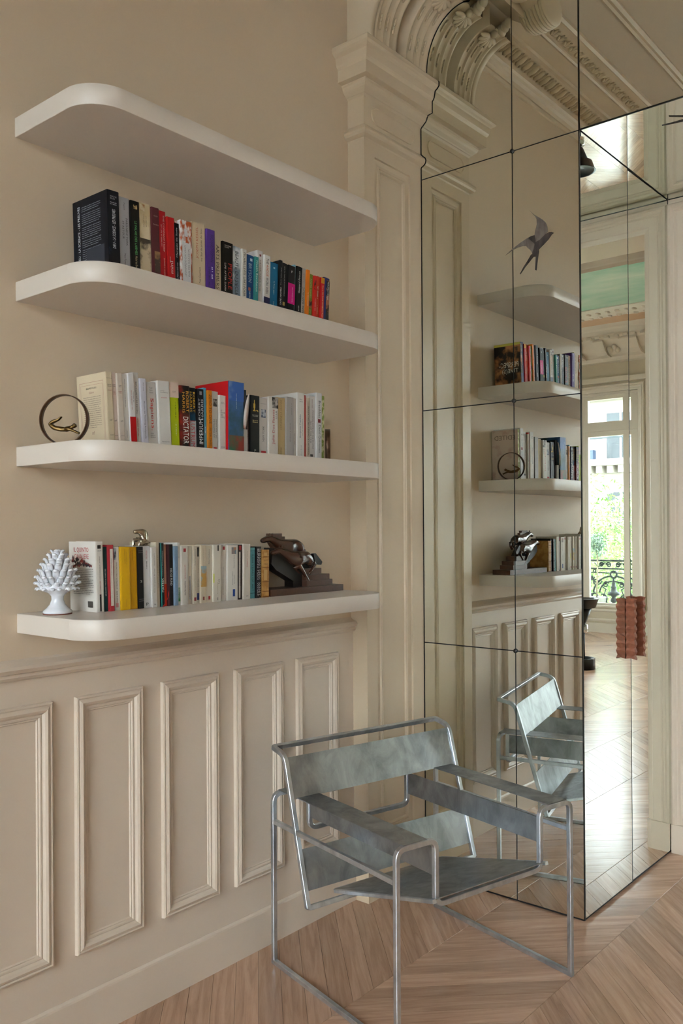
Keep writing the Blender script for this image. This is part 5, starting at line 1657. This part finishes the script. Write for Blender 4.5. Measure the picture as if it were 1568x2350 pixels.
# ---- feather between the books
ft = MB()
vs, fs = [], []
for k in range(15):
    t = k / 14
    z = 0.095 + 0.118 * t
    yc = 1.979 + 0.020 * t * t
    w = 0.010 * math.sin(math.pi * min(1, 0.12 + 0.86 * t)) ** 0.7
    x = 0.168 + 0.004 * math.sin(3 * t)
    vs += [(x, yc - w, z), (x + 0.0035, yc, z), (x, yc + w, z), (x - 0.002, yc, z)]
for k in range(14):
    for i in range(4):
        j = (i + 1) % 4
        fs.append((k * 4 + i, k * 4 + j, k * 4 + 4 + j, k * 4 + 4 + i))
ft.add([(a - 0.165, b - 1.985, c - 0.095) for a, b, c in vs], fs, 0, True)
fe = empty('feather', (0.165, 1.985, 1.724 + 0.097))
tag(fe, 'pale feather with rust tip standing between the books', 'feather')
ft.obj('vane', mat('feather_vane', '#c9bcb2', 0.7, color2='#a85c38', ramp=(0.46, 0.62), vscale=14), fe)
MB().tube([(0.004, -0.006, -0.020), (0.005, -0.004, 0.03), (0.004, 0.008, 0.11)], [0.0011, 0.0009, 0.0004], 6).obj('quill', mat('quill', '#d8cdbd', 0.4), fe)
bs = empty('book', (0.163, 1.9735, 1.724), (R(-0.4), 0, 0))
tag(bs, 'small white book standing in front of the thin black hardback', 'book', 'books on the shelf with the ring sculptures')
MB().prism([(-0.004, 0.0), (0, 0.002), (0, 0.0225), (-0.004, 0.0245)], 'z', 0, 0.0965).box(-0.010, -0.004, 0, 0.0012, 0, 0.0965).box(-0.010, -0.004, 0.0233, 0.0245, 0, 0.0965).obj('cover', cover_mat('#cfc9c4'), bs)
MB().box(-0.0095, -0.004, 0.0012, 0.0233, 0.001, 0.095).obj('pages', M_PAGES, bs)

# ---- red ribbon
rb = MB()
pts = [(0.004, 0.0, 0.044), (0.006, -0.002, 0.030), (0.007, -0.012, 0.016), (0.0065, -0.020, 0.004), (0.007, -0.024, 0.001)]
vs, fs = [], []
for (x, y, z) in pts:
    vs += [(x, y - 0.0012, z - 0.0035), (x, y + 0.0012, z + 0.0035), (x + 0.0006, y + 0.0012, z + 0.0035), (x + 0.0006, y - 0.0012, z - 0.0035)]
for k in range(len(pts) - 1):
    for i in range(4):
        j = (i + 1) % 4
        fs.append((k * 4 + i, k * 4 + j, k * 4 + 4 + j, k * 4 + 4 + i))
rb.add(vs, fs)
tag(rb.obj('ribbon_marker', mat('red_ribbon', '#c3201f', 0.5), None, (0.163, 1.664, 1.263)), 'red ribbon marker hanging out over the orange red book foot', 'ribbon')

# ---- silver horse bust on top of the books
M_SIL = mat('antique_silver', '#b0a696', 0.22, 1.0, var=0.25, vscale=50)
hb = empty('silver_horse_bust', (0.118, 1.598, 1.4445))
tag(hb, 'small silver horse head bust resting on top of the books', 'figurine')
pts = [(0, 0.002, 0.003), (0, 0.009, 0.014), (0, 0.014, 0.026), (0, 0.013, 0.037), (0, 0.004, 0.0425), (0, -0.010, 0.043), (0, -0.024, 0.0415), (0, -0.013, 0.006), (0.004, 0.013, 0.048), (-0.004, 0.013, 0.048)]
ed = [(0, 1), (1, 2), (2, 3), (3, 4), (4, 5), (5, 6), (0, 7), (3, 8), (3, 9)]
skin('bust', pts, ed, [(0.018, 0.017), (0.0150, 0.0150), (0.0115, 0.0125), (0.0092, 0.0098), (0.0090, 0.0095), (0.0066, 0.0068), (0.0064, 0.0068), (0.0135, 0.010), 0.0028, 0.0028], M_SIL, hb)
MB().tube([(0, 0.014, 0.047), (0, 0.022, 0.040), (0, 0.0255, 0.028), (0, 0.0245, 0.014), (0, 0.022, 0.004)], [0.003, 0.0045, 0.005, 0.005, 0.004], 8).obj('mane', M_SIL, hb)
MB().lathe([(0.0, -0.001), (0.024, -0.001), (0.024, 0.001), (0.0, 0.002)], 20, (0, 0.002, 0.0005)).obj('base', M_SIL, hb)

# ---- wooden bookend with two leaping horses
M_WEN = mat('dark_carved_wood', '#44281b', 0.20, var=0.25, vscale=18, stretch=(6, 1, 2), coat=0.35)
M_EBO = mat('ebonised_wood', '#0e0a08', 0.5, var=0.2)
M_STEP = mat('walnut_step', '#4d3122', 0.4, var=0.25, vscale=12, stretch=(2, 10, 10))
hz0 = 1.263
he = empty('horse_bookend', (0.11, 2.30, hz0))
tag(he, 'dark carved wooden bookend of two leaping horses over steps', 'bookend')
L_ = lambda x, y, z: (x - 0.11, y - 2.30, z - hz0)


def hbox(x0, x1, y0, y1, z0, z1, nm, m):
    a = L_(x0, y0, z0)
    b = L_(x1, y1, z1)
    mb = MB()
    c = 0.0012
    poly = [(a[1] + c, a[2]), (b[1] - c, a[2]), (b[1], a[2] + c), (b[1], b[2] - c), (b[1] - c, b[2]), (a[1] + c, b[2]), (a[1], b[2] - c), (a[1], a[2] + c)]
    mb.prism(poly, 'x', a[0], b[0])
    return mb.obj(nm, m, he)


hbox(0.060, 0.156, 2.106, 2.490, hz0 + 0.0002, hz0 + 0.0235, 'base', M_STEP)
hbox(0.072, 0.146, 2.300, 2.440, hz0 + 0.0237, hz0 + 0.045, 'step', M_STEP)
hbox(0.076, 0.142, 2.300, 2.428, hz0 + 0.0452, hz0 + 0.065, 'step', M_STEP)
hbox(0.080, 0.136, 2.300, 2.390, hz0 + 0.0652, hz0 + 0.087, 'step', M_STEP)
mb = MB()
mb.prism([L_(0, y, z)[1:] for y, z in ((2.152, 1.428), (2.146, 1.372), (2.170, 1.350), (2.254, 1.309), (2.254, 1.2865), (2.345, 1.2865), (2.345, 1.350), (2.300, 1.395), (2.21, 1.415))], 'x', -0.030, 0.012)
mb.obj('support', M_EBO, he)
mb = MB()
mb.prism([L_(0, y, z)[1:] for y, z in ((2.175, 1.477), (2.238, 1.477), (2.238, 1.466), (2.253, 1.466), (2.253, 1.455), (2.266, 1.455), (2.266, 1.43), (2.20, 1.42), (2.175, 1.45))], 'x', -0.042, -0.026)
mb.obj('stepped_mane', M_STEP, he)


def horse(x, dy, dz, nm, legs=True):
    q = lambda y, z, o=0.0: L_(x + o, y + dy, z + dz)
    pts = [q(2.260, 1.383), q(2.290, 1.390), q(2.318, 1.392), q(2.336, 1.389),      # chest .. rump
           q(2.225, 1.398), q(2.195, 1.412), q(2.176, 1.418), q(2.152, 1.412), q(2.136, 1.409),   # neck, poll, face, muzzle
           q(2.264, 1.366, 0.006), q(2.280, 1.354, 0.008), q(2.302, 1.326, 0.009), q(2.327, 1.293, 0.010),   # near fore leg
           q(2.264, 1.366, -0.008), q(2.270, 1.350, -0.010), q(2.292, 1.332, -0.010),
           q(2.340, 1.372, 0.006), q(2.357, 1.364, 0.008), q(2.338, 1.346, 0.008), q(2.321, 1.330, 0.008),  # near hind
           q(2.342, 1.372, -0.008), q(2.352, 1.358, -0.010), q(2.334, 1.340, -0.010)]
    ed = [(0, 1), (1, 2), (2, 3), (0, 4), (4, 5), (5, 6), (6, 7), (7, 8), (0, 9), (9, 10), (10, 11), (11, 12), (0, 13), (13, 14), (14, 15), (3, 16), (16, 17), (17, 18), (18, 19), (3, 20), (20, 21), (21, 22)]
    rad = [(0.017, 0.021), (0.016, 0.019), (0.016, 0.020), (0.016, 0.021), (0.013, 0.015), (0.011, 0.012), (0.0105, 0.010), (0.008, 0.008), (0.0065, 0.006),
           0.010, 0.007, 0.0045, 0.0045, 0.008, 0.006, 0.004, 0.011, 0.006, 0.004, 0.0045, 0.010, 0.006, 0.004]
    rad = [(r_[0] * 1.3, r_[1] * 1.35) if isinstance(r_, tuple) else r_ * 1.35 for r_ in rad]
    o = skin(nm, pts, ed, rad, M_WEN, he)
    mb = MB()
    for s_ in (-1, 1):
        mb.prism([q(2.178, 1.424)[1:], q(2.188, 1.424)[1:], q(2.187, 1.436)[1:]], 'x', q(0, 0, 0.007 * s_ - 0.002)[0], q(0, 0, 0.007 * s_ + 0.002)[0])
    mb.obj('ears', M_WEN, o)
    return o


horse(0.128, 0, 0, 'horse')
horse(0.088, -0.008, 0.042, 'horse')
mb = MB()
mb.prism([L_(0, y, z)[1:] for y, z in ((2.348, 1.402), (2.360, 1.404), (2.396, 1.372), (2.390, 1.361), (2.358, 1.366))], 'x', 0.010, 0.026)
mb.obj('tail', M_EBO, he)

# ================================================================== next room and outside
# ---- black pedestal stool
st = empty('pedestal_stool', (3.385, 8.70, 0))
tag(st, 'black pedestal stool with dish seat and ring foot seen in the mirrored doors', 'stool')
M_BLK = mat('black_lacquer', '#15171a', 0.3, 0.2, var=0.05)
MB().lathe([(0.0, 0.64), (0.10, 0.64), (0.135, 0.645), (0.165, 0.735), (0.172, 0.738), (0.165, 0.742), (0.15, 0.73), (0.0, 0.70)], 32).obj('seat', M_BLK, st)
MB().lathe([(0.030, 0.47), (0.045, 0.50), (0.10, 0.64), (0.0, 0.645)], 24).obj('cone', M_BLK, st)
MB().lathe([(0.055, 0.385), (0.058, 0.39), (0.058, 0.465), (0.030, 0.475)], 24).obj('collar', mat('chrome', '#c9ccd0', 0.08, 1.0), st)
MB().lathe([(0.024, 0.02), (0.024, 0.40)], 16).obj('column', M_BLK, st)
mb = MB()
mb.lathe([(0.112, 0.0), (0.128, 0.0), (0.128, 0.11), (0.124, 0.116), (0.112, 0.116), (0.112, 0.0)], 32)
mb.obj('ring_foot', M_BLK, st)
MB().box(-0.115, 0.115, -0.012, 0.012, 0.01, 0.03).box(-0.012, 0.012, -0.115, 0.115, 0.01, 0.03).obj('foot_bar', M_BLK, st)

# ---- balcony with cast iron railing
bal = MB().box(-0.8, 6.9, 12.14, 12.95, 0.10, 0.28)
bal_o = bal.obj('balcony_slab', mat('pale_stone', '#cfc8b8', 0.8, var=0.06))
tag(bal_o, 'stone balcony slab outside the french window', 'balcony')
M_IRON = mat('cast_iron', '#2a3437', 0.5, 0.3)
YR = 12.74
rl = empty('balcony_railing', (4.8, YR, 0.28))
tag(rl, 'ornate cast iron balcony railing with scrolls and circles', 'railing')
o_ = Vector(rl.location)


def rtube(nm, pts, r, closed=False):
    MB().tube([Vector((x, YR, z)) - o_ for x, z in pts], r * 1.5, 6, 0, closed).obj(nm, M_IRON, rl)


def circ(cx, cz, r, n=14):
    return [(cx + r * math.cos(2 * math.pi * k / n), cz + r * math.sin(2 * math.pi * k / n)) for k in range(n)]


def spiral(cx, cz, r, turns, s, a0=0.0, n=22):
    return [(cx + s * r * (1 - 0.85 * k / n) * math.cos(a0 + turns * 2 * math.pi * k / n), cz + r * (1 - 0.85 * k / n) * math.sin(a0 + turns * 2 * math.pi * k / n)) for k in range(n + 1)]


for z, hgt, nm in ((0.985, 0.014, 'handrail'), (0.862, 0.011, 'rail'), (0.80, 0.008, 'rail'), (0.315, 0.012, 'rail')):
    MB().box(-5.5, 2.0, -0.016, 0.016, z - hgt - 0.28, z + hgt - 0.28).obj(nm, M_IRON, rl)
for cx in (4.05, 4.737, 5.424):
    for sg in (-1, 1):
        rtube('scroll', spiral(cx + sg * 0.075, 0.920, 0.042, 1.5, sg), 0.008)
        rtube('scroll', spiral(cx + sg * 0.19, 0.922, 0.040, 1.5, -sg), 0.008)
        rtube('scroll', [(cx + sg * 0.06, 0.89), (cx + sg * 0.13, 0.955), (cx + sg * 0.24, 0.885), (cx + sg * 0.30, 0.95)], 0.006)
        rtube('scroll', [(cx + sg * (0.02 + 0.30 * math.sin(t)), 0.48 + 0.27 * math.cos(t)) for t in [k * 0.15 for k in range(11)]], 0.010)
        rtube('scroll', [(cx + sg * (0.02 + 0.20 * math.sin(t)), 0.50 + 0.17 * math.cos(t)) for t in [k * 0.16 for k in range(11)]], 0.008)
        rtube('circle', circ(cx + sg * 0.30, 0.44, 0.045), 0.010, True)
        rtube('circle', circ(cx + sg * 0.30, 0.825, 0.020), 0.007, True)
        rtube('scroll', spiral(cx + sg * 0.12, 0.62, 0.050, 1.4, -sg, 0.5), 0.007)
        rtube('scroll', spiral(cx + sg * 0.24, 0.66, 0.050, 1.4, sg, 2.0), 0.007)
        rtube('scroll', [(cx + sg * 0.10, 0.33), (cx + sg * 0.16, 0.45), (cx + sg * 0.12, 0.55), (cx + sg * 0.20, 0.60)], 0.007)
        rtube('scroll', spiral(cx + sg * 0.17, 0.40, 0.075, 1.6, sg, 1.2), 0.009)
        rtube('scroll', [(cx + sg * 0.30, 0.395), (cx + sg * 0.27, 0.34), (cx + sg * 0.20, 0.32)], 0.008)
        for k in range(5):
            a = R(100 + 28 * k)
            mb = MB()
            c0 = Vector((cx + sg * (0.345 + 0.045 * math.cos(a)), YR, 0.66 + 0.06 * math.sin(a))) - o_
            mb.ball(c0, (0.036, 0.008, 0.014), 8, 4, 0, Matrix.Rotation(-(a if sg > 0 else math.pi - a), 3, 'Y'))
            mb.obj('leaf', M_IRON, rl)
    rtube('circle', circ(cx, 0.775, 0.050), 0.011, True)
    MB().lathe([(0.01, 0.72), (0.018, 0.70), (0.022, 0.66), (0.03, 0.64), (0.032, 0.60), (0.05, 0.585), (0.035, 0.57), (0.05, 0.52), (0.085, 0.51), (0.09, 0.47), (0.045, 0.455), (0.03, 0.43), (0.05, 0.40), (0.05, 0.37), (0.025, 0.35), (0.03, 0.31)], 14, tuple(Vector((cx, YR, 0)) - o_)).obj('baluster', M_IRON, rl)

# ---- olive standard on the balcony
ol = empty('olive_tree', (4.88, 12.48, 0.28))
tag(ol, 'small clipped olive tree in a pot on the balcony', 'tree')
MB().lathe([(0.0, 0.0), (0.10, 0.0), (0.13, 0.16), (0.135, 0.17), (0.12, 0.17), (0.115, 0.155), (0.0, 0.15)], 20).obj('pot', mat('zinc_pot', '#8a8f90', 0.5, 0.6), ol)
MB().tube([(0.012, 0, 0.15), (0.006, 0.0, 0.42), (-0.004, 0.005, 0.66), (0.0, 0.0, 0.80), (0.02, 0, 0.9)], [0.013, 0.011, 0.010, 0.010, 0.005], 8).obj('trunk', mat('olive_bark', '#857a6c', 0.8, var=0.2, vscale=30), ol)
M_OLV = mat('olive_leaf', '#4d6a58', 0.5, color2='#8ba594', ramp=(0.4, 0.6), vscale=30)


def leaf_cloud(name, n, c, rad, size, m, parent, seed, shell=0.55):
    rr = random.Random(seed)
    vs, fs = [], []
    for k in range(n):
        d = Vector((rr.gauss(0, 1), rr.gauss(0, 1), rr.gauss(0, 1))).normalized() * (shell + (1 - shell) * rr.random())
        p = Vector((c[0] + d.x * rad[0], c[1] + d.y * rad[1], c[2] + d.z * rad[2]))
        ax = Vector((rr.gauss(0, 1), rr.gauss(0, 1), rr.gauss(0, 1))).normalized()
        bx = ax.orthogonal().normalized()
        bx.rotate(Matrix.Rotation(rr.random() * 6.28, 3, ax))
        l, w = size * rr.uniform(0.7, 1.3), size * 0.3
        o = len(vs)
        vs += [p - ax * l, p + bx * w, p + ax * l, p - bx * w]
        fs.append((o, o + 1, o + 2, o + 3))
    me = bpy.data.meshes.new(name)
    me.from_pydata(vs, [], fs)
    me.materials.append(m)
    return link(name, me, parent)


leaf_cloud('foliage', 620, (-0.005, 0, 0.95), (0.165, 0.16, 0.215), 0.030, M_OLV, ol, 3, 0.2)['kind'] = 'stuff'

# ---- street trees and the house opposite
tag(MB().box(-60, 90, -70, 120, -7.2, -7.0).obj('street', mat('asphalt', '#8d8d8a', 0.9, var=0.1, vscale=0.5)), 'grey street far below the windows', None, None, 'structure')
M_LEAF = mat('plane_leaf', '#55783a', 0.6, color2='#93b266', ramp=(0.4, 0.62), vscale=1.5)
for i, (x, y, z, r, lb) in enumerate(((8.9, 20.5, 0.6, 2.4, 'bright green street tree nearest the balcony'), (12.6, 27.0, 0.8, 2.6, 'bright green street tree before the house opposite'), (6.6, 26.5, 0.6, 2.4, 'bright green street tree behind the olive'))):
    t = empty('street_tree', (x, y, -7.0))
    tag(t, lb, 'tree', 'street trees outside')
    MB().tube([(0, 0, 0), (0.1, 0, 3), (0.0, 0.1, z + 7)], [0.28, 0.22, 0.1], 8).obj('trunk', mat('plane_bark', '#a39a88', 0.9, var=0.3), t)
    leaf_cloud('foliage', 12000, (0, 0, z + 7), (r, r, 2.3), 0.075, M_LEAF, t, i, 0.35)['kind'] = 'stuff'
bd_ = empty('town_house', (13, 34, -7))
tag(bd_, 'pale stone town house with balconies across the street', 'building')
bo = Vector(bd_.location)
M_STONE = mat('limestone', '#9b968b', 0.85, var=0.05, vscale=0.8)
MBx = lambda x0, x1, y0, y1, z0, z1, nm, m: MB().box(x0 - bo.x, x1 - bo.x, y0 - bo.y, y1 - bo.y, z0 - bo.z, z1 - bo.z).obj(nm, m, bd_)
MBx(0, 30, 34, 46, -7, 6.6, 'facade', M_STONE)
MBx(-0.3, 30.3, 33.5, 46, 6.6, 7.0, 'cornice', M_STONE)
mb = MB()
mb.prism([(33.9 - bo.y, 7.0 - bo.z), (46 - bo.y, 7.0 - bo.z), (46 - bo.y, 10.5 - bo.z), (37 - bo.y, 10.5 - bo.z)], 'x', -bo.x, 30 - bo.x)
mb.obj('mansard_roof', mat('zinc_roof', '#5c646c', 0.5, 0.3), bd_)
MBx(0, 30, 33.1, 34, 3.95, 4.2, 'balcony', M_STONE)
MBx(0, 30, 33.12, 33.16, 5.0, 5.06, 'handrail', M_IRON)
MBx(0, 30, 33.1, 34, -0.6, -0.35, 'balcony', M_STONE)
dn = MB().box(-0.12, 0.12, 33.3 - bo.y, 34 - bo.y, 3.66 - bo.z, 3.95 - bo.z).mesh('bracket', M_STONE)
x = 9.0
while x < 19:
    link('bracket', dn, bd_, (x - bo.x, 0, 0))
    x += 0.45
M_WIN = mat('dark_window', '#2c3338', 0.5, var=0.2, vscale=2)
for z0, z1 in ((4.25, 6.1), (0.0, 2.9), (-4.6, -1.6)):
    for k in range(13):
        xx = 1.2 + 2.3 * k
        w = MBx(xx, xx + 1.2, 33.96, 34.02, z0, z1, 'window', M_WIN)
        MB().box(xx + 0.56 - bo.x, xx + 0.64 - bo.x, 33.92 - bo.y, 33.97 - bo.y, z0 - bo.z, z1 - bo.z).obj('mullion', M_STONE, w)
MBx(14.2, 14.7, 33.3, 33.6, 4.2, 4.6, 'planter', mat('blue_planter', '#2c3c55', 0.6))
# unseen block added behind the study to cut low window light
sky_blocker = MB().box(-25, 30, -24, -16, -7.0, 4.2)
sky_blocker_o = sky_blocker.obj('town_house', mat('grey_limestone', '#c9c9c6', 0.85, var=0.05, vscale=0.8))
tag(sky_blocker_o, 'plain pale house block added out of view to cut low window light', 'building')
